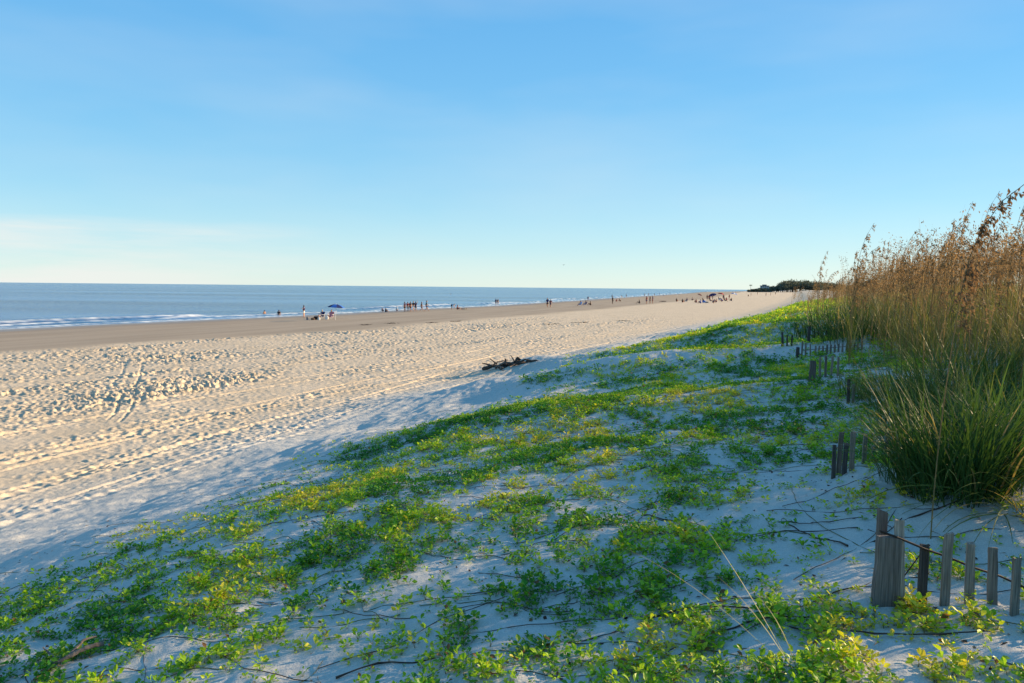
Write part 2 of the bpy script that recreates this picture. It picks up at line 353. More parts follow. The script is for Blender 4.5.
for c, w, h, sd_ in ((21, 2.5, .05, 141), (31, 3.5, .05, 151)):
    zz += h * np.exp(-((d_ - c - 3 * fbm(s_ / 40, s_ * 0, sd_, 2)) / w) ** 2) * sstep(.2, .6, vnoise(s_ / 30, s_ * 0, sd_))
foam *= np.clip(0.1 + 1.0 * vnoise(X * 1.1, Y * 1.1, 181) * (.4 + vnoise(s_ / 5.0, d_ / 1.5, 182)), 0, 1)
foam = np.maximum(foam, 0.7 * np.exp(-((d_ - 0.2) / 0.4) ** 2) * (0.3 + vnoise(s_ / 3, d_, 183)))
foam = np.maximum(foam, sstep(-.3, 1, d_) * (1 - sstep(1, 5, d_)) * sstep(.55, .8, vnoise(s_ / 2.2, d_ / 0.8, 187)) * 0.5)
bl = sea_point(190, 317.5)       # the small breaking peak off the left shore
g2 = np.exp(-(((X - bl.x) * 0.31 + (Y - bl.y) * 0.95) / 2.4) ** 2 - ((-(X - bl.x) * 0.95 + (Y - bl.y) * 0.31) / 0.7) ** 2)
zz += 0.34 * g2 * (0.7 + 0.6 * vnoise(s_ / 0.8, t_, 191)); foam = np.maximum(foam, np.clip(1.6 * g2, 0, 1))
zz *= (d_ > -1); foam *= (np.hypot(X, Y) < 900)
wm = bpy.data.materials.new('sea_water'); wm.use_nodes = True; t = wm.node_tree; b = t.nodes['Principled BSDF']; lk = t.links.new
g = N(t, 'ShaderNodeNewGeometry')
mpw = N(t, 'ShaderNodeMapping'); mpw.inputs['Rotation'].default_value = (0, 0, math.radians(18)); mpw.inputs['Scale'].default_value = (1, 0.32, 1); lk(g.outputs['Position'], mpw.inputs[0])
mpb = N(t, 'ShaderNodeMapping'); mpb.inputs['Scale'].default_value = (0.25, 1.6, 1); lk(g.outputs['Position'], mpb.inputs[0])
patchw = noise(t, 0.011, 4, mpb.outputs[0])
wcol = mixc(t, mapr(t, patchw, 0.40, 0.60, 0, 1), (0.002, 0.040, 0.125), (0.012, 0.105, 0.28))
lk(wcol, b.inputs['Base Color']); b.inputs['IOR'].default_value = 1.33; b.inputs['Specular IOR Level'].default_value = 0.12; b.inputs['Roughness'].default_value = 0.16
bp = N(t, 'ShaderNodeBump'); bp.inputs['Distance'].default_value = 0.55
lk(mapr(t, patchw, 0.38, 0.62, 0.85, 0.36), bp.inputs['Strength'])
nb = N(t, 'ShaderNodeMath', operation='ADD'); lk(noise(t, 0.35, 6, mpw.outputs[0], 0.6), nb.inputs[0]); lk(noise(t, 2.2, 3, mpw.outputs[0]), nb.inputs[1]); lk(nb.outputs[0], bp.inputs['Height']); lk(bp.outputs[0], b.inputs['Normal'])
fd = N(t, 'ShaderNodeBsdfDiffuse'); fd.inputs[0].default_value = (0.8, 0.8, 0.78, 1)
ms = N(t, 'ShaderNodeMixShader'); lk(attr(t, 'foam'), ms.inputs[0]); lk(b.outputs[0], ms.inputs[1]); lk(fd.outputs[0], ms.inputs[2]); lk(ms.outputs[0], t.nodes['Material Output'].inputs['Surface'])
sea = mesh_np('sea', np.stack([X, Y, zz], -1), grid_faces(n2, k2), None, True, dict(foam=np.clip(foam, 0, 1)))
tag(link('sea', sea, wm), 'calm blue sea with low white breakers along the shore', None, None, 'structure')
del RR, TT

# ------------------------------------------------------------------ materials of the objects
M = {}
M['leaf'] = leaf_mat('vine_leaf', 0.42, 0.45, 0.4)
M['grass'] = leaf_mat('dune_grass_blade', 0.35, 0.55, 0.25)
M['oat'] = leaf_mat('sea_oat_straw', 0.35, 0.7, 0.15, (1.15, 1.05, 0.8))
M['tree'] = leaf_mat('tree_leaf', 0.15, 0.7, 0.1)
M['litter'] = leaf_mat('dry_litter', 0.05, 0.8, 0.1, (1, 1, 1))
M['vine'] = mat('vine_stem', (0.060, 0.036, 0.026), 0.7, 0.4, 30)
M['grey_wood'] = mat('weathered_driftwood', (0.17, 0.135, 0.11), 0.85, 0.45, 14, 0.2, 0.5, 40)
M['dark_wood'] = mat('dark_driftwood', (0.085, 0.066, 0.055), 0.85, 0.4, 10, 0.2, 0.6, 30)
M['wire'] = mat('rusty_wire', (0.045, 0.028, 0.022), 0.7, 0.3, 40)
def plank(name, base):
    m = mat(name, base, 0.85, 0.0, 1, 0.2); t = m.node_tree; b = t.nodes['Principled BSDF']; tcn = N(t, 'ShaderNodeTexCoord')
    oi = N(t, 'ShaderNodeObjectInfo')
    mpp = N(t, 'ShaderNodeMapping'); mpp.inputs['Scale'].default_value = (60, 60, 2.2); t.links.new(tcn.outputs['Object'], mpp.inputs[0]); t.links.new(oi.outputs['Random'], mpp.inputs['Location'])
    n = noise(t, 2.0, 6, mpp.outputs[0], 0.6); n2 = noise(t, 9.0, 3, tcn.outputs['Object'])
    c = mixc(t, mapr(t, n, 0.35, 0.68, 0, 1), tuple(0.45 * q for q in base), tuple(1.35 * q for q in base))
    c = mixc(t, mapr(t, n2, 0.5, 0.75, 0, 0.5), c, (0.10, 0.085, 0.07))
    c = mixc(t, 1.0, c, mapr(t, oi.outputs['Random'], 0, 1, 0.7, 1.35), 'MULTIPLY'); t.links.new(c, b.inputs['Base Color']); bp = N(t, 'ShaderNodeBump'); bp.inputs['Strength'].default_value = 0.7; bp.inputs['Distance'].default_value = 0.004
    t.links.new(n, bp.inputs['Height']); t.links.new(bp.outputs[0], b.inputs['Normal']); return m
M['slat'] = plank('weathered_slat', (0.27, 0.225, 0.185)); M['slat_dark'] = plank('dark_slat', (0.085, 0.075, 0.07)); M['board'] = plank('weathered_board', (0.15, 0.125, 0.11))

# ------------------------------------------------------------------ helpers for leaves and blades
def unit(v): return v / np.maximum(np.linalg.norm(v, axis=-1, keepdims=True), 1e-9)
def leaves(base, d, up, Ln, Wd, col, fold=0.25):
    n = len(base); d = unit(d); side = unit(np.cross(d, up)); nn = np.cross(side, d)
    Ln = Ln[:, None]; Wd = Wd[:, None]
    b0 = base; mid = base + d * Ln * 0.45; l = mid + side * Wd + nn * Wd * fold; r = mid - side * Wd + nn * Wd * fold
    l2 = base + d * Ln * 0.78 + side * Wd * 0.62 + nn * Wd * fold * .3; r2 = base + d * Ln * 0.78 - side * Wd * 0.62 + nn * Wd * fold * .3
    tip = base + d * Ln - nn * Ln * 0.12
    V = np.stack([b0, l, r, mid, l2, r2, tip], 1).reshape(-1, 3)
    T = np.array([[0, 3, 1], [0, 2, 3], [1, 3, 4], [3, 2, 5], [3, 6, 4], [3, 5, 6]])
    F = (np.arange(n)[:, None, None] * 7 + T[None]).reshape(-1, 3)
    return V, F, np.repeat(col, 7, 0)
def blades(base, az, Ln, el0, droop, wd, col, tipcol=None, K=6, twist=None):
    n = len(base); q = np.linspace(0, 1, K + 1)
    hx, hy = np.cos(az), np.sin(az)
    ang = el0[:, None] - droop[:, None] * q[None] ** 1.5
    dx = np.cos(ang) * Ln[:, None] / K; dz = np.sin(ang) * Ln[:, None] / K
    rx = np.concatenate([np.zeros((n, 1)), np.cumsum(dx[:, :-1], 1)], 1); rz = np.concatenate([np.zeros((n, 1)), np.cumsum(dz[:, :-1], 1)], 1)
    P = base[:, None] + np.stack([hx[:, None] * rx, hy[:, None] * rx, rz], -1)
    tw = RNG.uniform(0, math.pi, n) if twist is None else twist
    sx_ = np.stack([-hy * np.cos(tw) + hx * np.sin(tw) * .3, hx * np.cos(tw) + hy * np.sin(tw) * .3, np.sin(tw) * 0.25], -1)
    sx_ = unit(sx_)
    w = wd[:, None] * np.clip(np.minimum(0.55 + q * 2, (1.02 - q) * 2.2), 0.03, 1)[None]
    A = P + sx_[:, None] * w[..., None]; B = P - sx_[:, None] * w[..., None]
    V = np.stack([A, B], 2).reshape(-1, 3)
    i = np.arange(K)[:, None] * 2; fq = np.concatenate([i, i + 1, i + 3, i + 2], 1)
    F = (np.arange(n)[:, None, None] * (2 * K + 2) + fq[None]).reshape(-1, 4)
    tc_ = col if tipcol is None else tipcol
    cc = col[:, None] * (1 - q[None, :, None]) + tc_[:, None] * q[None, :, None]
    return V, F, np.repeat(cc[:, :, None], 2, 2).reshape(-1, 3)
def cat_mesh(parts):
    Vs, Fs, Cs, off = [], [], [], 0
    for V, F, Cc in parts:
        if F.shape[1] == 3: F = np.hstack([F, F[:, 2:]])        # degenerate quads are not used: see below
        Vs.append(V); Fs.append(F + off); Cs.append(Cc); off += len(V)
    return np.concatenate(Vs), np.concatenate(Fs), np.concatenate(Cs)
def tri(F): return np.concatenate([F[:, [0, 1, 2]], F[:, [0, 2, 3]]]) if F.shape[1] == 4 else F
def cat_tri(parts):
    Vs, Fs, Cs, off = [], [], [], 0
    for V, F, Cc in parts: Vs.append(V); Fs.append(tri(F) + off); Cs.append(Cc); off += len(V)
    return np.concatenate(Vs), np.concatenate(Fs), np.concatenate(Cs)
def tubes_np(paths, rads, k=4, col=None):
    mb = MB()
    for p, r in zip(paths, rads): mb.tube(p, r, k)
    return mb

# ------------------------------------------------------------------ beach vine ground cover (nobody could count it)
BANDS = [  # photo positions of the densest runs of vine, width in metres, strength
    ([(25, 672), (60, 650), (110, 635), (180, 597), (250, 562), (330, 535), (400, 512)], .17, 1.0), ([(0, 612), (60, 598), (120, 578), (180, 556)], .10, .5),
    ([(150, 580), (205, 548), (262, 530), (330, 500)], .12, .5), ([(330, 560), (380, 530), (440, 515), (500, 508)], .30, 1.0), ([(360, 500), (430, 490), (500, 478)], .25, .7),
    ([(470, 520), (560, 535), (640, 520), (720, 512)], .22, .75), ([(200, 600), (300, 585), (400, 560), (470, 550)], .16, .7), ([(430, 480), (520, 455), (640, 445), (760, 430)], .35, .8),
    ([(395, 443), (450, 426), (520, 412), (600, 404), (700, 400), (810, 396)], .55, 1.0), ([(545, 390), (590, 376), (640, 370), (720, 368), (830, 362)], .55, 1.0), ([(545, 384), (565, 378), (600, 371)], .5, 1.0),
    ([(640, 352), (690, 340), (740, 328), (800, 318)], 1.1, 1.0), ([(700, 345), (760, 338), (830, 332)], 1.0, .9), ([(540, 600), (570, 592), (610, 598), (650, 605)], .15, .9), ([(430, 612), (500, 606), (560, 612)], .14, .8),
    ([(600, 672), (660, 676), (700, 680)], .16, 1.0), ([(800, 672), (850, 664), (900, 676)], .14, 1.0), ([(690, 575), (740, 590), (800, 600), (860, 600)], .13, .8), ([(860, 612), (930, 606), (1010, 612)], .09, .8),
    ([(820, 425), (880, 428), (940, 420)], .25, 1.0), ([(840, 510), (880, 506), (905, 512)], .12, .8), ([(700, 622), (780, 632), (860, 628)], .12, .6), ([(560, 650), (640, 655), (720, 640)], .14, .6),
    ([(130, 640), (210, 640), (300, 640)], .12, .5), ([(330, 655), (400, 640), (470, 650)], .14, .5), ([(640, 480), (700, 490), (760, 500)], .22, .6), ([(560, 490), (640, 500), (660, 488)], .25, .6), ([(0, 655), (40, 640), (90, 640)], .12, .6),
    ([(250, 500), (340, 478), (420, 462)], .12, .4), ([(225, 540), (300, 512), (380, 500)], .15, .6), ([(500, 568), (560, 560), (620, 570)], .15, .55)]
BANDS = [([tuple(ground(px, py, False)[:2]) for px, py in P], w, k) for P, w, k in BANDS]
BARE = [([(880, 642), (960, 646), (1024, 645)], .16), ([(720, 658), (790, 648)], .10), ([(930, 590), (1010, 595)], .12), ([(880, 585), (860, 570)], .12), ([(790, 500), (840, 540), (860, 575)], .35), ([(790, 470), (840, 482), (870, 480)], .35), ([(950, 520), (1010, 540)], .5), ([(560, 385), (520, 392)], .8), ([(780, 380), (730, 382)], .5), ([(430, 408), (480, 400), (540, 396), (620, 390)], .75), ([(560, 368), (610, 360), (660, 352)], .8), ([(840, 345), (790, 352)], .6)]
BARE = [([tuple(ground(px, py, False)[:2]) for px, py in P], w) for P, w in BARE]
def vine_density(x, y):
    s, t = st(x, y); td = t + cshift(s); r = np.hypot(x, y)
    cov = (1 - sstep(np.interp(s, [6, 10, 15], [3.2, 3.6, 4.0]), np.interp(s, [6, 10, 15], [6.8, 6.5, 5.7]), td + 1.0 * fbm(s / 1.6, t / 1.6, 201, 3))) * sstep(-3.4, -2.2, td)
    cl = fbm(s / 1.5, t / 0.55, 211, 3); fine = fbm(x / 0.28, y / 0.28, 213, 2)
    D = cov * np.clip(0.44 + 0.55 * (cl - 0.02) + 0.5 * fine, 0.08, 0.75)
    D = D + cov * sstep(10, 22, r) * 0.16
    for P, w, k in BANDS:
        D = np.maximum(D, .85 * k * np.exp(-(polydist(x, y, P) / w) ** 2 * 0.45) * (0.75 + 0.6 * fine))
    sp = vnoise(s / .24 + 7, t / .15, 217); sp = .55 * sp + .45 * vnoise(s / .13, t / .09, 219)
    D = D * (0.20 + 1.15 * sstep(.38, .64, sp + .12 * (D - .4)))
    for P, w in BARE: D = D * (1 - 0.93 * np.exp(-(polydist(x, y, P) / w) ** 4))
    return D
def scatter(smin, smax, tmin, tmax, dens):
    n = int((smax - smin) * (tmax - tmin) * dens); s = RNG.uniform(smin, smax, n); t = RNG.uniform(tmin, tmax, n) - cshift(s)
    x, y = xy(s, t); keep = RNG.random(n) < np.clip(vine_density(x, y), 0, 1)
    return x[keep], y[keep]
xs, ys, sc_ = [], [], []
for (a, b_, c_, e_, dn, k) in ((0.6, 8, -4.5, 7, 1250, .48), (8, 16, -4.5, 7.5, 900, .56), (16, 30, -4.5, 7.5, 400, .8), (30, 60, -4.5, 7.5, 90, 1.4), (60, 130, -5, 7, 24, 2.3)):
    u, v = scatter(a, b_, c_, e_, dn); xs.append(u); ys.append(v); sc_.append(np.full(len(u), k))
xs, ys, sc_ = map(np.concatenate, (xs, ys, sc_)); ns = len(xs)
zs = H(xs, ys); size = sc_ * np.clip(RNG.lognormal(0, 0.36, ns), .45, 1.9); dn_ = vine_density(xs, ys)
hgt = (0.012 + 0.032 * dn_ + 0.042 * RNG.random(ns) ** 2) * size
yel = np.clip(0.36 + 0.95 * fbm(xs / 0.9, ys / 0.9, 221, 3) + RNG.normal(0, 0.16, ns), 0, 1)
for px, py, w in ((430, 515, .5), (230, 575, .35), (640, 672, .35), (860, 668, .35), (880, 427, .5), (560, 440, .8), (700, 400, .9), (1000, 612, .3), (480, 500, .5)):
    p = ground(px, py, False); yel = np.clip(yel + 0.42 * np.exp(-((xs - p.x) ** 2 + (ys - p.y) ** 2) / w ** 2), 0, 1)  # yellower leaf colour here also paints in sunlit patches of the vine
for px, py, w in ((565, 595, .22), (70, 655, .5), (400, 440, .9), (560, 380, .9), (700, 590, .4)):
    p = ground(px, py, False); yel = np.clip(yel - 0.4 * np.exp(-((xs - p.x) ** 2 + (ys - p.y) ** 2) / w ** 2), 0, 1)
p = ground(566, 600, False); hgt *= 1 + 1.6 * np.exp(-((xs - p.x) ** 2 + (ys - p.y) ** 2) / .12 ** 2)
nl = 7; rep_ = lambda a: np.repeat(a, nl, 0)
k = np.tile(np.arange(nl), ns); azl = rep_(RNG.uniform(0, 6.28, ns)) + k * 2.4 + RNG.normal(0, .35, ns * nl)
ell = RNG.uniform(-0.15, 0.95, ns * nl); fr = (0.25 + 0.75 * (k + 1) / nl)
dirs = np.stack([np.cos(azl) * np.cos(ell), np.sin(azl) * np.cos(ell), np.sin(ell)], -1)
lean = rep_(np.stack([RNG.normal(0, .3, ns), RNG.normal(0, .3, ns)], -1))
base = np.stack([rep_(xs), rep_(ys), rep_(zs)], -1); hh = rep_(hgt) * fr
base[:, 2] += hh; base[:, :2] += lean * hh[:, None]
off = rep_(size) * RNG.uniform(.005, .03, ns * nl); base += dirs * off[:, None]
ln = rep_(size) * RNG.uniform(.030, .056, ns * nl); wd = ln * RNG.uniform(.26, .36, ns * nl)
y_ = np.clip(rep_(yel) + RNG.normal(0, .13, ns * nl), 0, 1)[:, None]
c0, c1, c2 = np.array([.036, .20, .010]), np.array([.36, .55, .013]), np.array([.66, .56, .05])
col = np.where(y_ < .6, c0 + (c1 - c0) * (y_ / .6), c1 + (c2 - c1) * ((y_ - .6) / .4)) * RNG.uniform(.75, 1.2, (ns * nl, 1))
brown = RNG.random(ns * nl) < 0.03; col[brown] = np.array([.20, .10, .035])
upv = unit(np.array([0, 0, 1.0]) + RNG.normal(0, .35, (ns * nl, 3)))
V, F, cc = leaves(base, dirs, upv, ln, wd, col)
# petioles of the nearer sprigs
nr_ = np.where(np.repeat(np.hypot(xs, ys) < 13, nl))[0]; root = np.stack([rep_(xs), rep_(ys), rep_(zs) - .01], -1)[nr_]; tip = base[nr_]
sd2 = unit(np.cross(tip - root, RNG.normal(0, 1, tip.shape))) * 0.0013
PV = np.stack([root - sd2, root + sd2, tip], 1).reshape(-1, 3); PF = np.arange(len(PV)).reshape(-1, 3)
V2, F2, c2_ = cat_tri([(V, F, cc), (PV, PF, np.tile(np.array([[.14, .13, .05]]), (len(PV), 1)))])
# creeping stems that link the leaves
n = 1100; a0 = RNG.uniform(.8, 15, n); b0 = RNG.uniform(-3.2, 6, n) - cshift(a0); qx, qy = xy(a0, b0); kp = RNG.random(n) < np.clip(vine_density(qx, qy) * 1.5 + .05, 0, 1); qx, qy = qx[kp], qy[kp]; n = len(qx)
K_ = 16; hd = RNG.normal(2.85, .55, n)[:, None] + np.cumsum(RNG.normal(0, .16, (n, K_)), 1); stp = RNG.uniform(.03, .10, n)[:, None]
sx2 = qx[:, None] + np.cumsum(np.cos(hd) * stp, 1); sy2 = qy[:, None] + np.cumsum(np.sin(hd) * stp, 1); sz2 = H(sx2, sy2) + .003 + .006 * np.sin(np.arange(K_)[None] * .8 + RNG.uniform(0, 6, n)[:, None])
P_ = np.stack([sx2, sy2, sz2], -1); nrm = np.stack([-np.sin(hd), np.cos(hd), .0 * hd], -1) * RNG.uniform(.0012, .0028, n)[:, None, None]
RV = np.stack([P_ - nrm, P_ + nrm, P_ + np.array([0, 0, .004])], 2).reshape(-1, 3); ii = np.arange(K_ - 1)[:, None] * 3
fq = np.concatenate([np.concatenate([ii, ii + 2, ii + 5, ii + 3], 1), np.concatenate([ii + 2, ii + 1, ii + 4, ii + 5], 1)])
RF = (np.arange(n)[:, None, None] * K_ * 3 + fq[None]).reshape(-1, 4); RC = np.repeat(np.where(RNG.random((n, 1)) < .6, np.array([[.085, .05, .03]]), np.array([[.13, .14, .04]])), K_ * 3, 0)
V2, F2, c2_ = cat_tri([(V2, F2, c2_), (RV, RF, RC)])
tag(link('beach_vine', mesh_np('beach_vine', V2, F2, c2_), M['leaf']), 'low green and yellowing beach vine creeping over the dune sand', 'ground cover', None, 'stuff')
print('sprigs', ns)

# dead leaf bits lying about
n = 9000; px_ = RNG.uniform(0, 9, n); py_ = RNG.uniform(-4.5, 7, n); lx, ly = xy(px_, py_); keep = RNG.random(n) < np.clip(0.15 + 1.1 * fbm(lx / .7, ly / .7, 231, 2), 0, 1) * (0.35 + 0.65 * (lx > 0)); lx, ly = lx[keep], ly[keep]; n = len(lx)
a = RNG.uniform(0, 6.28, n); e = RNG.uniform(-.1, .5, n); base = np.stack([lx, ly, H(lx, ly) + .004], -1)
V, F, cc = leaves(base, np.stack([np.cos(a), np.sin(a), e], -1), unit(np.array([0, 0, 1.]) + RNG.normal(0, .3, (n, 3))), RNG.uniform(.012, .040, n), RNG.uniform(.005, .012, n), np.array([[.055, .032, .022]]) * RNG.uniform(.5, 2.0, (n, 1)))
n = 2600; lx, ly = xy(RNG.uniform(0, 9, n), RNG.uniform(-4, 8, n)); a = RNG.uniform(0, 6.28, n); pale = RNG.random((n, 1)) < .4
tw = RNG.random(n) < .3; Ln_ = np.where(tw, RNG.uniform(.03, .12, n), RNG.uniform(.006, .018, n)); Wd_ = np.where(tw, .0016, Ln_ * .4)
B_ = leaves(np.stack([lx, ly, H(lx, ly) + .004], -1), np.stack([np.cos(a), np.sin(a), RNG.uniform(0, .25, n)], -1), unit(np.array([0, 0, 1.]) + RNG.normal(0, .3, (n, 3))), Ln_, Wd_, np.where(pale & ~tw[:, None], np.array([[.7, .66, .58]]), np.array([[.22, .16, .10]])) * RNG.uniform(.7, 1.1, (n, 1)))
V, F, cc = cat_tri([(V, F, cc), B_])
tag(link('leaf_litter', mesh_np('leaf_litter', V, F, cc), M['litter']), 'small dry leaf bits, twigs and shell chips scattered on the dune sand', 'leaf litter', None, 'stuff')

# long bare runners
RUN = [([(640, 516), (690, 520), (740, 522), (800, 523), (865, 517)], 'thin dark runner lying straight across bare sand left of the boards'), ([(652, 527), (700, 533), (760, 534), (815, 530), (862, 528)], 'thin dark runner just below another, left of the near fence'),
       ([(330, 683), (375, 672), (430, 660), (500, 650), (580, 642), (625, 634)], 'long brown vine runner at the bottom edge centre'), ([(655, 604), (700, 618), (760, 626), (830, 634), (930, 634), (1000, 628), (1024, 622)], 'long brown runner lying on sand below the near fence slats'),
       ([(640, 655), (700, 640), (760, 628), (820, 618), (870, 614)], 'brown runner crossing the leaves toward the wide board'), ([(395, 578), (420, 592), (460, 596), (500, 594)], 'short curved brown runner among leaves left of the tall clump'),
       ([(845, 548), (800, 530), (780, 512)], 'short runner sloping over bare sand beside the wide board'), ([(960, 505), (900, 520), (862, 546), (905, 520)], 'forked twig lying on the sand under the big grass tussock'),
       ([(640, 620), (690, 612), (760, 612), (800, 606)], 'thin brown runner between leaf patches left of the fence'), ([(535, 612), (552, 602), (590, 604)], 'small arched runner at the foot of the tall leaf clump')]
for P, lab in RUN:
    G = [ground(px, py, False) for px, py in P]; pts = []
    for (a_, b_) in zip(G[:-1], G[1:]):
        m_ = max(4, int((b_ - a_).length / .06))
        for i in range(m_): pts.append(a_.lerp(b_, i / m_))
    pts.append(G[-1]); ph = random.random() * 6
    pts = [Vector((p.x + .02 * math.sin(i * .41 + ph) + .009 * math.sin(i * 1.3 + ph), p.y + .02 * math.sin(i * .33 + ph), 0)) for i, p in enumerate(pts)]
    for i, p in enumerate(pts): p.z = float(H(p.x, p.y)) + .001 + .011 * math.sin(i * .29 + ph) + random.uniform(-.002, .003)
    rr_ = [.0046 * (1 - .5 * i / len(pts)) * (1.5 if i % 4 == 0 else random.uniform(.8, 1.1)) for i in range(len(pts))]
    rt = link('vine_runner', MB().tube(pts, rr_, 5).mesh('vine_runner', True), M['vine']); tag(rt, lab, 'vine stem', 'bare vine runners on the sand')
    for i in range(2, len(pts) - 1, 4):
        if random.random() < .6:
            a_ = random.uniform(0, 6.28); q_ = random.uniform(.05, .14); P2 = [pts[i] + Vector((math.cos(a_ + .3 * j) * q_ * j / 4, math.sin(a_ + .3 * j) * q_ * j / 4, .012 * j * (4 - j) / 4 - .003 * j)) for j in range(5)]
            link('side_shoot', MB().tube(P2, [.0026, .0022, .0018, .0014, .0009], 4).mesh('side_shoot', True), M['vine'], rt)

# ------------------------------------------------------------------ sand fences
def slat_mesh(w, h, th=.011, taper=.0, notch=.0, lean=0.0):
    mb = MB(); zz_ = [-.12, 0, h * .3, h * .62, h * .9, h]; V = []
    for i, z in enumerate(zz_):
        k_ = 1 - taper * max(z, 0) / h; jit = random.uniform(-.05, .05) * w; k_ *= random.uniform(.93, 1.05)
        for sx_, sy_ in ((-1, -1), (1, -1), (1, 1), (-1, 1)): V.append((sx_ * w * k_ / 2 + lean * z + jit, sy_ * th / 2, z + (random.uniform(-notch * 1.6, notch) if i == 5 else 0)))
    F = [(3, 2, 1, 0), (20, 21, 22, 23)]
    for i in range(5):
        for j in range(4): F.append((i * 4 + j, i * 4 + (j + 1) % 4, i * 4 + 4 + (j + 1) % 4, i * 4 + 4 + j))
    return mb.add(V, F).mesh('slat')
def fence(label, rows, group=None, wires=(), facing=None):
    g0 = ground(*rows[0][:2], False); root = thing('sand_fence', label, 'sand fence', g0, 0, group)
    for (px, py, top, w, nm, m) in rows:
        p = ground(px, py, False); q = (py - top) * p.y / FPX * 1.01; wm_ = w * p.y / FPX
        o = link(nm, slat_mesh(wm_, q, .013 if nm == 'slat' else .035, random.uniform(.02, .16) if nm == 'slat' else .10, .008 if nm == 'slat' else .012, random.uniform(-.05, .05) if nm == 'slat' else .012), M[m], root)
        o.location = p - g0; o.rotation_euler = (random.uniform(-.04, .04), 0, random.uniform(-.18, .18) + 0.05)
    for pts, r in wires:
        link('wire', MB().tube([Vector(p) - g0 for p in pts], r, 5).mesh('wire', True), M['wire'], root)
    return root
def px_at(px, py, dist): d = ray(px, py); return Vector(CAM + d * dist)
yb = ground(921, 601, False).y
fence('nearest weathered sand fence with a wide grey board and six spaced slats', [(879, 598, 508, 8, 'post', 'board'), (884, 603, 534, 25, 'board', 'board'), (899.5, 603, 517, 9, 'slat', 'slat'), (921.5, 602, 542, 9, 'slat', 'slat_dark'),
      (944.5, 606, 531, 9, 'slat', 'slat'), (969.5, 605, 539, 9, 'slat', 'slat'), (992, 604, 545, 9, 'slat', 'slat'), (1014.5, 615, 555, 9, 'slat', 'slat')], None,
      [([px_at(x_, y_, yb - .02) for x_, y_ in ((880, 531), (899, 538), (925, 549), (948, 557), (972, 567), (1000, 576), (1030, 590))], .0055), ([px_at(x_, y_, yb + .05) for x_, y_ in ((895, 600), (905, 575), (922, 552), (930, 545))], .003)])
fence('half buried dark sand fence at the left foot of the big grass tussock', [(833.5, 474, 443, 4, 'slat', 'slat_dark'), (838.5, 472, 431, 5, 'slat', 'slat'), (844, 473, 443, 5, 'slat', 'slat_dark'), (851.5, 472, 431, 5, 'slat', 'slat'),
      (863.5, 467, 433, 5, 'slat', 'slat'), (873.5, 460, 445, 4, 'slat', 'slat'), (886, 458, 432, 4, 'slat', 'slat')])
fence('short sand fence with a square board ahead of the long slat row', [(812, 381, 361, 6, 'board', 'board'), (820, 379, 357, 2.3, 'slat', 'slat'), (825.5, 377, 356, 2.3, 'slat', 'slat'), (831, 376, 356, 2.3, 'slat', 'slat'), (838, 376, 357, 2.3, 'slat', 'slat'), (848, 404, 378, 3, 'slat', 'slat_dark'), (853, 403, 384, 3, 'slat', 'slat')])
fence('long low sand fence whose slats step up toward the sea oats', [(797.5, 358, 347, 3.4, 'board', 'slat_dark'), (801.5, 358, 341, 1.6, 'slat', 'slat'), (805.5, 357, 343, 1.6, 'slat', 'slat'), (810.5, 357, 344, 1.6, 'slat', 'slat')]
      + [(815 + 3.9 * i, 356 - .5 * i, 345.5 - .35 * i + (i % 3) * .5, 1.9, 'slat', 'slat') for i in range(13)], None, [([px_at(801 + 6 * i, 350.5 - .55 * i, ground(801 + 6 * i, 357 - .7 * i, False).y) for i in range(11)], .006)])
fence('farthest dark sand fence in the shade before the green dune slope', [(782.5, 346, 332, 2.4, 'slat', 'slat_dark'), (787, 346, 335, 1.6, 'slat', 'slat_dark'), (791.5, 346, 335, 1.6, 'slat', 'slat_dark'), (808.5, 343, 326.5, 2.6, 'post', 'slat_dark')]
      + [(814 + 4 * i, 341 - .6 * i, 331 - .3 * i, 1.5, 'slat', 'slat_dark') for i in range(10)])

# ------------------------------------------------------------------ driftwood
g0 = ground(508, 367, False)
dw = thing('driftwood', 'dark tangled driftwood root on a sand mound at the shadow edge', 'driftwood', g0)
def dpt(px, py, off=0): d = ray(px, py); return Vector(CAM + d * (g0.y + off)) - g0
def branch(name, pts, r0, r1, m='dark_wood', kn=8):
    P = []; 
    for a_, b_ in zip(pts[:-1], pts[1:]):
        for i in range(4): P.append(Vector(a_).lerp(Vector(b_), i / 4))
    P.append(Vector(pts[-1])); n_ = len(P)
    P = [p + Vector((random.uniform(-1, 1), random.uniform(-1, 1), random.uniform(-1, 1))) * r0 * .25 for p in P]
    return link(name, MB().tube(P, [(r0 + (r1 - r0) * i / (n_ - 1)) * random.uniform(.8, 1.2) for i in range(n_)], kn).mesh(name, True), M[m], dw)
branch('trunk', [dpt(482, 369), dpt(492, 366.5), dpt(504, 365, .1), dpt(519, 363), dpt(532, 362, .2), dpt(545, 364.5, .3)], .065, .035)
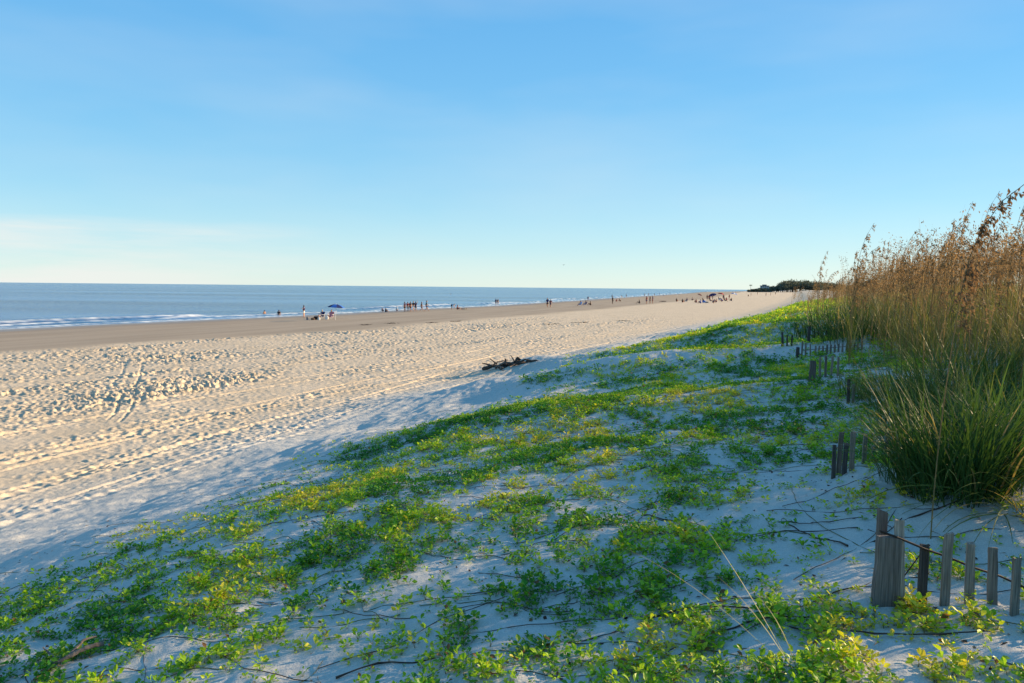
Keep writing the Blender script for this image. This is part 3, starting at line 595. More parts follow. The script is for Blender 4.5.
for pts, r_ in (([dpt(497, 367), dpt(490, 365), dpt(482, 363)], .045), ([dpt(497, 364), dpt(493, 361), dpt(489.5, 358.5)], .028), ([dpt(515, 363), dpt(512.5, 358), dpt(510.5, 355)], .03), ([dpt(505, 366), dpt(506, 360), dpt(505, 359)], .05),
                ([dpt(498, 366), dpt(501, 370, -.3), dpt(508, 372, -.5)], .04), ([dpt(516, 365), dpt(525, 359.5), dpt(535, 361)], .045), ([dpt(526, 362), dpt(536, 360), dpt(542, 362)], .035), ([dpt(495, 368), dpt(505, 362), dpt(512, 363)], .05),
                ([dpt(488, 367, -.2), dpt(498, 362, .1), dpt(508, 360, .3)], .03), ([dpt(502, 368, -.2), dpt(513, 366, .3), dpt(524, 366, .4)], .035), ([dpt(510, 367, -.3), dpt(520, 361, 0), dpt(530, 358.5, .2)], .022), ([dpt(522, 364, .1), dpt(534, 364, -.2), dpt(548, 361.5, 0)], .025), ([dpt(484, 368, .3), dpt(494, 365, .2), dpt(503, 367.5, -.4)], .03)):
    branch('branch', pts, r_, r_ * .45, random.choice(['dark_wood', 'dark_wood', 'grey_wood']))
branch('root_burl', [dpt(512, 366), dpt(515, 363), dpt(517.5, 360), dpt(519, 358.8)], .10, .07)
g0 = ground(66, 668, False)
dw = thing('driftwood', 'weathered grey driftwood branch lying among vine at the lower left corner', 'driftwood', g0)
def gp(px, py, up=0.0): p = ground(px, py, False); return p + Vector((0, 0, up)) - g0
branch('trunk', [gp(34, 682, .01), gp(52, 671, .03), gp(72, 664, .05), gp(88, 658, .06), gp(104, 652, .05)], .008, .015, 'grey_wood')
branch('branch', [gp(70, 664, .05), gp(84, 656, .09), gp(98, 650, .08)], .008, .005, 'grey_wood')
branch('branch', [gp(60, 670, .03), gp(50, 664, .06), gp(44, 662, .08)], .009, .004, 'grey_wood', 6)

# dark flat blades standing in for shaded hollows in the open beach
def lump(name, w, h, n_, lab):
    pass
for px, py, w, lab in ((366, 325, 5, 'small dark patch of painted hollow shade on wet sand right of blue umbrella'), (392, 323.5, 7, 'thin dark line of painted hollow shade on sand under the standing group'), (432, 323, 9, 'wide dark patch of painted hollow shade right of the standing group'), (456, 321.5, 8, 'faint streak of painted hollow shade on sand below the two crouching people'),
                       (552, 324.5, 13, 'long dark strip of painted hollow shade at the edge of rough sand'), (580, 322.8, 14, 'longest dark strip of painted hollow shade near the rough sand edge'), (624, 321, 12, 'dark strip of painted hollow shade farther along the rough sand')):
    p = ground(px, py, False); k_ = p.y / FPX; n_ = 60
    bx_ = np.stack([p.x + np.clip(RNG.normal(0, .35, n_), -.5, .5) * w * k_, p.y + np.clip(RNG.normal(0, .3, n_), -.4, .4), np.zeros(n_)], -1); bx_[:, 2] = H(bx_[:, 0], bx_[:, 1]) - .02
    V, F, cc = blades(bx_ - np.array(p), RNG.uniform(0, 6.28, n_), RNG.uniform(.2, .6, n_), RNG.uniform(.0, .35, n_), RNG.uniform(.3, .7, n_), RNG.uniform(.02, .05, n_), np.array([[.09, .07, .05]]) * RNG.uniform(.6, 1.8, (n_, 1)), None, 4)
    tag(link('hollow_shade', mesh_np('hollow_shade', V, F, cc), M['litter'], None, p), lab, 'seaweed', 'painted hollow shade on the beach')

# ------------------------------------------------------------------ sea oats
TAN = np.array([.29, .195, .10]); DARKTAN = np.array([.17, .11, .065]); STRAW = np.array([.37, .285, .125]); GREEN = np.array([.085, .15, .035]); DKGREEN = np.array([.022, .075, .018]); OLIVE = np.array([.16, .165, .035])
def stem_path(h, lean, nod, K=12):
    a = 0.03; p = Vector((0, 0, -.05)); out = [p.copy()]
    for i in range(K):
        q = (i + 1) / K; ang = lean * q + nod * max(0, q - .68) ** 1.6 * 5
        p = p + Vector((math.sin(ang), 0, math.cos(ang))) * (h / K); out.append(p.copy())
    return out
def oat_variant(seed, h, lean, nod, dense=1.0, big=1.0, dark=0.0):
    R_ = np.random.default_rng(seed); P = stem_path(h, lean, nod); A = np.array(P)
    st_ = MB().tube(P, [.0042 * (1 - .62 * i / 12) * big for i in range(13)], 5)
    stm = st_.mesh('stem', True); cc_ = np.array([STRAW * .75 * (1 - i / 13) + TAN * .8 * i / 13 for i in range(13) for _ in range(5)])
    at = stm.attributes.new('Col', 'FLOAT_COLOR', 'POINT'); at.data.foreach_set('color', np.hstack([cc_, np.ones((len(cc_), 1))]).astype(np.float32).ravel()); stm.materials.append(M['oat'])
    n_ = int(125 * dense); q = R_.uniform(.66, 1.0, n_) ** 1.0; ii = q * 12; i0 = np.minimum(ii.astype(int), 11); f = (ii - i0)[:, None]
    Pm = A[i0] * (1 - f) + A[i0 + 1] * f
    nbr = int(15 * dense); qb = np.sort(R_.uniform(.64, 1.0, nbr)); br_ = R_.integers(0, nbr, n_); q = qb[br_]; ii = q * 12; i0 = np.minimum(ii.astype(int), 11); f = (ii - i0)[:, None]; Pm = A[i0] * (1 - f) + A[i0 + 1] * f
    ab = R_.normal(0, 1.1, nbr)[br_]; lb = (R_.uniform(.05, .15, nbr) * (1.25 - qb))[br_] * 1.5; u_ = R_.uniform(.15, 1, n_)
    bo = np.stack([np.cos(ab) * lb * u_, np.sin(ab) * lb * u_, lb * (.55 * u_ - 1.5 * u_ ** 2)], -1) + R_.normal(0, .007, (n_, 3))
    tipb = Pm + bo
    d = np.stack([R_.normal(.3, .3, n_), R_.normal(0, .3, n_), R_.normal(-.7, .4, n_)], -1)
    cL = (TAN * (1 - dark) + DARKTAN * dark) * R_.uniform(.55, 1.35, (n_, 1)) * np.array([1, 1, 1])
    V1, F1, C1 = leaves(tipb, d, unit(R_.normal(0, 1, (n_, 3))), R_.uniform(.022, .040, n_) * big, R_.uniform(.0045, .0075, n_) * big, cL, .5)
    sd_ = unit(np.cross(tipb - Pm, R_.normal(0, 1, (n_, 3)))) * .0008
    PV_ = np.stack([Pm - sd_, Pm + sd_, tipb], 1).reshape(-1, 3)
    rc = MB().tube(P[7:], .0022, 4); RV = np.array(rc.v); RF = np.array([f_ if len(f_) == 4 else f_ for f_ in rc.f if len(f_) == 4]); 
    head = cat_tri([(RV, RF, np.tile(TAN[None] * .7, (len(RV), 1))), (V1, F1, C1), (PV_, np.arange(len(PV_)).reshape(-1, 3), np.tile(TAN[None] * .7, (len(PV_), 1)))])
    hm = mesh_np('seed_head', *head); hm.materials.append(M['oat'])
    nb_ = R_.integers(5, 9); bs = np.zeros((nb_, 3)); bs[:, 2] = R_.uniform(0, .25 * h, nb_); bs[:, 0] = bs[:, 2] * lean * .4; bs[:, :2] += R_.normal(0, .02, (nb_, 2))
    mixg = R_.random((nb_, 1)); c_a = GREEN * mixg + OLIVE * (1 - mixg); c_b = OLIVE * mixg + STRAW * (1 - mixg)
    bm_ = mesh_np('leaf_blade', *blades(bs, R_.uniform(0, 6.28, nb_), R_.uniform(.45, 1.0, nb_), R_.uniform(1.15, 1.5, nb_), R_.uniform(.5, 1.9, nb_), R_.uniform(.0025, .0048, nb_), c_a, c_b, 6)); bm_.materials.append(M['grass'])
    return stm, hm, bm_
VAR = [oat_variant(300 + i, h, l_, n_, dn) for i, (h, l_, n_, dn) in enumerate(((1.75, .08, .9, 1), (1.95, .14, .7, 1.1), (1.6, .05, 1.3, .9), (1.85, .20, 1.0, 1.0), (2.05, .10, .5, 1.2), (1.5, .22, 1.5, .8), (1.7, -.06, .8, 1.0), (1.35, .15, 1.2, .7)))]
def oat_plant(name, label, v, p, rz, sc, group=None):
    r = thing(name, label, 'sea oats', p, rz, group); r.scale = (sc, sc, sc)
    for nm, me in zip(('stem', 'seed_head', 'leaf_blades'), v): o = link(nm, me, (), r)
    return r
def oat_field(s0, s1, t0, t1, n):
    s = RNG.uniform(s0, s1, n); t = RNG.uniform(t0, t1, n) - cshift(s); return xy(s, t)
pts = []
for (a, b_, c_, e_, n) in ((4.0, 6.0, -4.6, -3.1, 26), (5.5, 9.5, -6.2, -2.6, 95), (9, 14, -6.5, -2.1, 100), (13, 20, -6, -1.5, 95), (19, 30, -5, -1.0, 75)):
    x, y = oat_field(a, b_, c_, e_, n); pts += list(zip(x, y))
cnt = 0
for i, (x, y) in enumerate(pts):
    z = float(H(x, y, False)); d = Vector((x, y, z + 1.3)) - Vector(CAM); f_ = Vector(FWD); ang = math.degrees(math.atan2(x, y))
    if cnt >= 296 or ang > 40: continue
    cnt += 1
    near_ = 'beside the big grass tussock' if y < 7 else 'in the middle of the tall stand' if y < 16 else 'in the far thin end of the stand'
    oat_plant('sea_oats', 'golden brown sea oats stalk with drooping seed head on the dune crest', VAR[int(RNG.integers(0, 8))], (x, y, z), random.gauss(0.1, .75), random.uniform(.88, 1.28), 'sea oats growing along the dune crest')
# the named ones that stand out in the photo
big = oat_variant(900, 2.25, .20, .90, 3.4, 1.0, .95)
p = ground(985, 470, False); pz = float(H(2.05, 3.35, False)); oat_plant('sea_oats', 'nearest dark brown sea oats with a heavy arching seed head at the right edge', big[:2], (2.44, 4.2, float(H(2.44, 4.2, False))), 0.1, 0.98)
br = oat_variant(901, 1.6, .10, .6, 2.0, 1.0, .2)
p = ground(949, 440, False); oat_plant('sea_oats', 'thick bundle of reddish brown sea oats stalks standing alone in front of the stand', br, (p.x, p.y, p.z), 0.0, 1.0)

# dense further sea oats and the grass between them: nobody could count these
def oat_mass(n, s0, s1, t0, t1, hs_, width):
    x, y = oat_field(s0, s1, t0, t1, n); z = H(x, y, False); h = RNG.uniform(*hs_, n); bs = np.stack([x, y, z - .05], -1); az_ = RNG.normal(.1, .9, n)
    wd_ = np.full(n, width) * RNG.uniform(.7, 1.3, n)
    ml = RNG.random((n, 1)); S_ = blades(bs, az_, h, np.full(n, 1.53), RNG.uniform(.05, .8, n), wd_, STRAW * .6 + 0 * ml, TAN * (.6 + .5 * ml), 7)
    tips = S_[0].reshape(n, 8, 2, 3).mean(2); m = 36; qq = RNG.uniform(4.8, 7, (n, m)); i0 = np.minimum(qq.astype(int), 6); f = (qq - i0)[..., None]; ar = np.arange(n)[:, None]
    Pm = tips[ar, i0] * (1 - f) + tips[ar, i0 + 1] * f + RNG.normal(0, .022, (n, m, 3)) * np.array([1, 1, 1.6]) + .06 * np.stack([np.cos(az_), np.sin(az_), -.8 + 0 * az_], -1)[:, None] * RNG.random((n, m, 1))
    Pm = Pm.reshape(-1, 3); N_ = n * m
    Lv = leaves(Pm, np.stack([RNG.normal(.3, .4, N_), RNG.normal(0, .4, N_), RNG.normal(-.5, .6, N_)], -1), unit(RNG.normal(0, 1, (N_, 3))), RNG.uniform(.025, .05, N_) * (width / .0045) ** .6, RNG.uniform(.005, .009, N_) * (width / .004) ** .5, np.repeat(TAN * (.5 + .8 * RNG.random((n, 1))), m, 0) * RNG.uniform(.7, 1.25, (N_, 1)), .5)
    return [S_, Lv]
parts = oat_mass(1900, 8, 34, -8, -1.9, (1.4, 2.35), .0045) + oat_mass(110, 36, 58, -2.8, .4, (1.0, 1.9), .007) + oat_mass(400, 125, 300, -12, 0, (1.2, 2.0), .02) + oat_mass(600, 30, 70, -9, -1.6, (1.3, 2.1), .007) + oat_mass(300, 60, 130, -11, -2.6, (1.2, 1.8), .012) + oat_mass(60, 70, 130, -2.5, 1.5, (1.0, 1.6), .012) + oat_mass(60, 7, 16, -10, -6, (1.3, 1.8), .0045)
tag(link('sea_oats_mass', mesh_np('sea_oats_mass', *cat_tri(parts)), M['oat']), 'dense far mass of golden sea oats running along the dune crest', 'sea oats', None, 'stuff')
KEEP = [[tuple(ground(px, py, False)[:2]) for px, py in P] for P in ([(797, 359), (840, 354), (864, 350)], [(812, 382), (840, 378)], [(782, 347), (812, 344), (850, 337)])]
def grass_mass(n, s0, s1, t0, t1, L_, w_, g=.5, edge=None):
    x, y = oat_field(s0, s1, t0, t1, n); k_ = RNG.random(n) < np.clip(.55 + 1.2 * fbm(x / 1.3, y / 1.3, 261, 2), .03, 1)
    k_ &= ~((np.degrees(np.arctan2(x, y)) > 36.5) & (st(x, y)[0] < 9) & (RNG.random(n) < .8))
    for P in KEEP: k_ &= polydist(x, y, P) > .55
    x, y = x[k_], y[k_]; n = len(x); z = H(x, y, False); q = np.clip(g + .5 * fbm(x / 1.2, y / 1.2, 263, 2) + RNG.normal(0, .2, n), 0, 1)[:, None]
    return blades(np.stack([x, y, z - .03], -1), RNG.uniform(0, 6.28, n), RNG.uniform(*L_, n), RNG.uniform(1.0, 1.55, n), RNG.uniform(.2, 1.9, n), RNG.uniform(.6, 1.3, n) * w_, GREEN * q + OLIVE * (1 - q), (OLIVE * q + STRAW * (1 - q)) * RNG.uniform(.7, 1.2, (n, 1)), 5)
parts = [grass_mass(6500, 4.5, 10, -5.6, -2.7, (.5, 1.25), .0036, .6), grass_mass(17000, 9, 20, -8, -2.2, (.5, 1.3), .0042, .5), grass_mass(9000, 19, 40, -9, -2.0, (.5, 1.2), .0065, .45), grass_mass(3500, 38, 110, -10, -2.0, (.5, 1.0), .013, .4),
         grass_mass(900, 8, 22, -3.0, -1.6, (.25, .6), .0035, .7), grass_mass(900, 26, 70, -3, 1.2, (.3, .7), .009, .75)]
tag(link('dune_grass', mesh_np('dune_grass', *cat_tri(parts)), M['grass']), 'thick green and straw coloured dune grass under the sea oats', 'dune grass', None, 'stuff')

# single grass tussocks
def tussock(px, py, n, L_, w_, rad, lab, g=.9, name='grass_tussock', el_=(.9, 1.52)):
    p = ground(px, py, False); a_ = RNG.uniform(0, 6.28, n); rr_ = rad * np.sqrt(RNG.random(n)); x = p.x + rr_ * np.cos(a_); y = p.y + rr_ * np.sin(a_)
    bs = np.stack([x, y, H(x, y, False) - .03], -1) - np.array(p); q = np.clip(g + RNG.normal(0, .2, n), 0, 1)[:, None]; old = RNG.random(n) < .05
    c_a = DKGREEN * q + GREEN * (1 - q); c_b = (GREEN * .6 + DKGREEN * .4) * q + OLIVE * (1 - q); c_a[old] = STRAW * .6; c_b[old] = STRAW
    me = mesh_np(name, *blades(bs, a_ + RNG.normal(0, .8, n), RNG.uniform(*L_, n), RNG.uniform(*el_, n), RNG.uniform(.2, 1.7, n), RNG.uniform(.6, 1.2, n) * w_, c_a, c_b, 8))
    return tag(link(name, me, M['grass'], None, p), lab, 'grass tussock', 'grass tussocks on the dune')
tussock(955, 488, 900, (.40, .95), .0056, .32, 'largest dark green grass tussock on the slope above the near fence')
tussock(1020, 470, 560, (.4, .9), .0058, .32, 'dark grass tussock cut by the right edge above the near fence')
tussock(995, 440, 450, (.4, .9), .0055, .4, 'grass tussock behind the largest one, below the sea oats', .8)
tussock(905, 478, 150, (.2, .45), .0032, .16, 'small green tussock just right of the half buried dark fence', .8)
tussock(890, 398, 200, (.3, .6), .005, .35, 'olive grass tussock beside the sand patch in front of the stand', .5)
tussock(858, 396, 110, (.25, .5), .004, .25, 'loose pale grass tuft beside the short board fence', .4)
tussock(862, 338, 420, (.6, 1.2), .009, .8, 'dark shaded grass tussock behind the long low fence', .9)
tussock(838, 332, 420, (.6, 1.2), .012, 1.3, 'dark grass tussock behind the farthest fence', .9)
tussock(930, 425, 420, (.45, 1.0), .0055, .5, 'dark green tussock rising behind the left side of the largest one', .85)
tussock(968, 405, 420, (.5, 1.1), .006, .55, 'dark green tussock between the largest one and the oat stalks', .8)
tussock(1020, 505, 120, (.5, 1.0), .0045, .12, 'few long pale blades drooping down the sand at the right edge', .3, el_=(.1, .9))
# thin single sprig in the foreground
p = ground(800, 682, False)
bs = np.zeros((5, 3)); me = mesh_np('grass_sprig', *blades(bs, np.array([2.6, 2.9, 2.4, 2.2, 3.0]), np.array([.72, .85, .5, .38, .3]), np.array([1.0, .75, .9, 1.2, .5]), np.array([.15, .45, .5, .9, .5]), np.full(5, .0026), np.tile(GREEN[None], (5, 1)), np.tile(STRAW[None], (5, 1)), 8, np.full(5, .2)))
tag(link('grass_sprig', me, M['grass'], None, p), 'thin sprig of long pale grass blades leaning left at the bottom edge', 'grass')

# ------------------------------------------------------------------ people
def skinned(name, verts, edges, rad, sub=1):
    me = bpy.data.meshes.new(name); me.from_pydata([tuple(v) for v in verts], edges, []); o = bpy.data.objects.new(name, me); C.objects.link(o)
    sk = o.modifiers.new('skin', 'SKIN'); sk.use_smooth_shade = True
    if sub: o.modifiers.new('sub', 'SUBSURF').levels = sub; o.modifiers[-1].render_levels = sub
    if not me.skin_vertices: me.skin_vertices.new()
    for i, r in enumerate(rad): me.skin_vertices[0].data[i].radius = (r, r) if not isinstance(r, tuple) else r; me.skin_vertices[0].data[i].use_root = (i == 0)
    dg = bpy.context.evaluated_depsgraph_get(); dg.update(); out = bpy.data.meshes.new_from_object(o.evaluated_get(dg)); out.name = name
    bpy.data.objects.remove(o); return out
def joinmesh(name, metas):
    V, F, off = [], [], 0
    for m in metas:
        if isinstance(m, tuple): v, f = m
        else: v = [tuple(q.co) for q in m.vertices]; f = [tuple(p_.vertices) for p_ in m.polygons]
        V += v; F += [tuple(i + off for i in q) for q in f]; off += len(v)
    me = bpy.data.meshes.new(name); me.from_pydata(V, [], F); me.polygons.foreach_set('use_smooth', [True] * len(F)); me.update(); return me
def headmesh(c, fwd, sc=1.0, hair=False):
    """a head: skull, chin, brow, nose, ears; or the hair cap that sits over it"""
    fwd = Vector(fwd).normalized(); side = fwd.cross(Vector((0, 0, 1))).normalized(); up = side.cross(fwd); V, F = [], []; nu, nv = 16, 11
    for j in range(nv):
        la = -math.pi / 2 + math.pi * j / (nv - 1)
        for i in range(nu):
            lo = 2 * math.pi * i / nu; a = math.cos(la) * math.sin(lo); b_ = math.cos(la) * math.cos(lo); z = math.sin(la)
            x_, y_, z_ = a * .075, b_ * .092, z * .115
            if not hair:
                if z < -.2: x_ *= .78; y_ = y_ * .85 + (.012 if b_ > 0 else 0)
                if b_ > .9 and -.35 < z < .05: y_ += .022           # nose
                if b_ > .75 and .12 < z < .35: y_ += .004           # brow
                if abs(a) > .92 and abs(z) < .3: x_ *= 1.18         # ears
                if .55 < b_ < .88 and .0 < z < .2: y_ -= .006       # eye sockets
            else:
                k_ = 1.10; x_ *= k_; y_ *= k_; z_ *= k_
                if b_ > .1 and z < .38: y_ *= .3; z_ = z_ * .5 + .03; x_ *= .8
                if b_ < 0 and z < -.3: z_ *= 1.25
            V.append(tuple(Vector(c) + (side * x_ + fwd * y_ + up * z_) * sc))
    for j in range(nv - 1):
        for i in range(nu): F.append((j * nu + i, j * nu + (i + 1) % nu, (j + 1) * nu + (i + 1) % nu, (j + 1) * nu + i))
    return V, F
BASE = dict(pel=(0, 0, .94), spi=(0, 0, 1.12), che=(0, 0, 1.32), neb=(0, 0, 1.45), nec=(0, .01, 1.53), head=(0, .03, 1.62), fwd=(0, 1, 0),
            sl=(-.17, 0, 1.41), el=(-.23, -.02, 1.14), wl=(-.25, .06, .90), pl=(-.255, .08, .82), sr=(.17, 0, 1.41), er=(.23, -.02, 1.14), wr=(.25, .06, .90), pr=(.255, .08, .82),
            hl=(-.09, 0, .90), kl=(-.10, .02, .49), al=(-.10, -.02, .09), tl=(-.11, .14, .03), hr=(.09, 0, .90), kr=(.10, .02, .49), ar=(.10, -.02, .09), tr=(.11, .14, .03))
POSE = {'stand': {}, 'walk': dict(kl=(-.09, .16, .51), al=(-.09, .26, .11), tl=(-.09, .42, .06), kr=(.09, .02, .48), ar=(.09, -.30, .16), tr=(.09, -.18, .04), el=(-.24, -.12, 1.16), wl=(-.24, -.14, .92), pl=(-.24, -.13, .84), er=(.24, .08, 1.15), wr=(.22, .24, .98), pr=(.22, .29, .92)),
 'raise': dict(er=(.30, .06, 1.58), wr=(.24, .12, 1.82), pr=(.23, .14, 1.90)), 'elbow': dict(el=(-.36, .02, 1.20), wl=(-.24, .16, 1.30), pl=(-.18, .2, 1.32)),
 'sit': dict(pel=(0, 0, .13), spi=(0, -.03, .31), che=(0, -.02, .51), neb=(0, .02, .64), nec=(0, .04, .71), head=(0, .07, .80), sl=(-.17, .01, .60), el=(-.22, .16, .42), wl=(-.15, .36, .46), pl=(-.13, .43, .47), sr=(.17, .01, .60), er=(.22, .16, .42), wr=(.15, .36, .46), pr=(.13, .43, .47),
   hl=(-.09, .03, .12), kl=(-.14, .38, .42), al=(-.13, .60, .09), tl=(-.13, .75, .04), hr=(.09, .03, .12), kr=(.14, .38, .42), ar=(.13, .60, .09), tr=(.13, .75, .04)),
 'chair': dict(pel=(0, 0, .36), spi=(0, -.07, .53), che=(0, -.14, .72), neb=(0, -.16, .85), nec=(0, -.15, .92), head=(0, -.12, 1.01), sl=(-.17, -.15, .81), el=(-.25, -.02, .60), wl=(-.24, .22, .58), pl=(-.24, .29, .57), sr=(.17, -.15, .81), er=(.25, -.02, .60), wr=(.24, .22, .58), pr=(.24, .29, .57),
   hl=(-.09, .03, .35), kl=(-.11, .42, .40), al=(-.11, .58, .09), tl=(-.11, .73, .04), hr=(.09, .03, .35), kr=(.11, .42, .40), ar=(.11, .58, .09), tr=(.11, .73, .04)),
 'bend': dict(spi=(0, .14, 1.02), che=(0, .34, 1.06), neb=(0, .46, 1.05), nec=(0, .53, 1.04), head=(0, .62, 1.03), fwd=(0, .8, -.6), sl=(-.17, .40, 1.04), el=(-.20, .44, .78), wl=(-.18, .52, .56), pl=(-.17, .55, .48), sr=(.17, .40, 1.04), er=(.20, .44, .78), wr=(.18, .52, .56), pr=(.17, .55, .48), kl=(-.1, .06, .49), kr=(.1, .06, .49)),
 'crouch': dict(pel=(0, -.12, .30), spi=(0, -.04, .46), che=(0, .08, .63), neb=(0, .15, .74), nec=(0, .19, .80), head=(0, .24, .88), fwd=(0, .9, -.35), sl=(-.17, .12, .71), el=(-.2, .30, .50), wl=(-.13, .44, .30), pl=(-.11, .48, .23), sr=(.17, .12, .71), er=(.2, .30, .50), wr=(.13, .44, .30), pr=(.11, .48, .23),
   hl=(-.09, -.1, .28), kl=(-.14, .24, .46), al=(-.12, .0, .09), tl=(-.13, .15, .03), hr=(.09, -.1, .28), kr=(.14, .24, .46), ar=(.12, .0, .09), tr=(.13, .15, .03)),
 'lie': dict(pel=(0, 0, .13), spi=(0, -.2, .14), che=(0, -.40, .15), neb=(0, -.52, .15), nec=(0, -.58, .15), head=(0, -.68, .17), fwd=(0, .3, .95), sl=(-.17, -.48, .14), el=(-.26, -.25, .08), wl=(-.22, .0, .06), pl=(-.21, .08, .05), sr=(.17, -.48, .14), er=(.26, -.25, .08), wr=(.22, .0, .06), pr=(.21, .08, .05),
   hl=(-.09, .04, .12), kl=(-.11, .46, .20), al=(-.11, .86, .08), tl=(-.12, .92, .18), hr=(.09, .04, .12), kr=(.11, .46, .13), ar=(.11, .88, .07), tr=(.12, .93, .18))}
NAMES = ['pel', 'spi', 'che', 'neb', 'nec', 'sl', 'el', 'wl', 'pl', 'sr', 'er', 'wr', 'pr', 'hl', 'kl', 'al', 'tl', 'hr', 'kr', 'ar', 'tr']
RAD = dict(pel=.125, spi=.115, che=.13, neb=.065, nec=.05, sl=.06, el=.042, wl=.03, pl=.03, sr=.06, er=.042, wr=.03, pr=.03, hl=.088, kl=.058, al=.038, tl=.028, hr=.088, kr=.058, ar=.038, tr=.028)
EDG = [('pel', 'spi'), ('spi', 'che'), ('che', 'neb'), ('neb', 'nec'), ('che', 'sl'), ('sl', 'el'), ('el', 'wl'), ('wl', 'pl'), ('che', 'sr'), ('sr', 'er'), ('er', 'wr'), ('wr', 'pr'), ('pel', 'hl'), ('hl', 'kl'), ('kl', 'al'), ('al', 'tl'), ('pel', 'hr'), ('hr', 'kr'), ('kr', 'ar'), ('ar', 'tr')]
def figure(pose):
    J = dict(BASE); J.update(POSE[pose]); ns_ = [n for n in NAMES]; V = [Vector(J[n]) for n in ns_]; R_ = [RAD[n] for n in ns_]; ix = {n: i for i, n in enumerate(ns_)}; E = [(ix[a], ix[b_]) for a, b_ in EDG]
    body = skinned('body', V, E, R_, 1); fingers = []
    for w_, p_ in (('wl', 'pl'), ('wr', 'pr')):
        d = (Vector(J[p_]) - Vector(J[w_])).normalized(); sd_ = d.cross(Vector((1, 0, 0.2))).normalized(); mb = MB()
        for k_, (o_, l_) in enumerate(((-.028, .06), (-.010, .078), (.008, .074), (.025, .058))):
            b0 = Vector(J[p_]) + sd_ * o_; bend = sd_.cross(d) * .012; mb.tube([b0 - d * .02, b0 + d * l_ * .55, b0 + d * l_ + bend], [.0095, .0085, .006], 5)
        b0 = Vector(J[w_]).lerp(Vector(J[p_]), .5); mb.tube([b0, b0 - sd_ * .035 + d * .03, b0 - sd_ * .045 + d * .06], [.012, .010, .007], 5); fingers.append((mb.v, mb.f))
    body = joinmesh('body', [body, headmesh(J['head'], J['fwd'])] + fingers)
    hair = joinmesh('hair', [headmesh(J['head'], J['fwd'], 1, True)])
    sj = ['spi', 'pel', 'che', 'neb', 'sl', 'sr']; mid = {a: Vector(J['s' + a]).lerp(Vector(J['e' + a]), .55) for a in 'lr'}
    shirt = skinned('shirt', [Vector(J['spi']), Vector(J['pel']).lerp(Vector(J['spi']), .2), Vector(J['che']), Vector(J['neb']).lerp(Vector(J['che']), .25), Vector(J['sl']), mid['l'], Vector(J['sr']), mid['r']], [(0, 1), (0, 2), (2, 3), (2, 4), (4, 5), (2, 6), (6, 7)], [.135, .14, .15, .085, .078, .066, .078, .066], 1)
    kn = {a: Vector(J['h' + a]).lerp(Vector(J['k' + a]), .72) for a in 'lr'}
    shorts = skinned('shorts', [Vector(J['pel']), Vector(J['pel']).lerp(Vector(J['spi']), .3), Vector(J['hl']), kn['l'], Vector(J['hr']), kn['r']], [(0, 1), (0, 2), (2, 3), (0, 4), (4, 5)], [.14, .135, .105, .088, .105, .088], 1)
    return dict(body=body, hair=hair, shirt=shirt, shorts=shorts)
FIG = {p_: figure(p_) for p_ in POSE}
SKIN = {k_: mat('skin_' + k_, c_, .55, .1, 6, .3) for k_, c_ in (('fair', (.50, .30, .21)), ('tan', (.36, .19, .12)), ('brown', (.16, .085, .055)))}
HAIR = {k_: mat('hair_' + k_, c_, .6, .3, 20, .3) for k_, c_ in (('dark', (.02, .014, .01)), ('fair', (.30, .20, .09)), ('grey', (.3, .29, .28)))}
CLOTH = {}
COLS = dict(navy=(.012, .02, .09), black=(.015, .015, .018), white=(.72, .71, .68), red=(.40, .025, .02), blue=(.03, .12, .42), lightblue=(.25, .45, .62), grey=(.2, .2, .21), tan=(.42, .33, .22), pink=(.55, .18, .20), green=(.04, .16, .07), teal=(.02, .18, .22), maroon=(.14, .02, .03), brown=(.14, .08, .05))
def cloth(c_):
    if c_ not in CLOTH: CLOTH[c_] = mat('cloth_' + c_, COLS[c_], .85, .12, 14, .15)
    return CLOTH[c_]
for f_ in FIG.values():
    for me in f_.values(): me.materials.append(SKIN['fair'])
def person(px, py, pose, rz, label, shirt=None, shorts='navy', skin='fair', hair='dark', sc=1.0, sink=None, group=None, seat=0.0):
    p = sea_point(px, py) if sink is not None else ground(px, py, False)
    if sink is not None: p.z = -sink
    p.z += seat
    r = thing('person', label, 'person', p, rz, group); r.scale = (sc * 1.1, sc * 1.1, sc)
    for nm, m_ in (('body', SKIN[skin]), ('hair', HAIR[hair]), ('shirt', shirt), ('shorts', shorts)):
        if m_ is None: continue
        o = bpy.data.objects.new(nm, FIG[pose][nm]); C.objects.link(o); o.parent = r; o.material_slots[0].link = 'OBJECT'; o.material_slots[0].material = cloth(m_) if isinstance(m_, str) else m_
    return p
# near the blue parasol and along the water, left part
person(304, 317.5, 'elbow', 1.4, 'person in dark top and pale trousers walking at the water edge left of the parasol', 'navy', 'white', 'fair', 'dark', .95)
person(279, 315, 'stand', .3, 'person wading waist deep, the taller of two left of the blue parasol', 'black', 'navy', 'tan', 'dark', .95, .85)
person(264.5, 314, 'stand', .8, 'person far left wading deep with only head and shoulders out', None, 'navy', 'tan', 'dark', .9, .95)
person(321.5, 318.3, 'chair', 2.6, 'person sitting in the navy beach chair left of the blue parasol', 'navy', 'white', 'fair', 'grey', .98)
person(331, 318.3, 'chair', 2.9, 'person sitting in the red and white chair under the blue parasol', 'red', 'tan', 'tan', 'dark', .98)
person(383, 312, 'crouch', 1.2, 'left one of two crouching on wet sand between the parasol and the standing group', 'navy', 'black', 'tan', 'dark', .75)
person(385.6, 312.2, 'sit', -.8, 'right one of two low on wet sand between the parasol and the standing group', 'black', 'navy', 'fair', 'dark', .8)
person(397, 311.5, 'stand', .4, 'small person wading knee deep just left of the standing group', 'lightblue', 'navy', 'fair', 'fair', .75, .35)
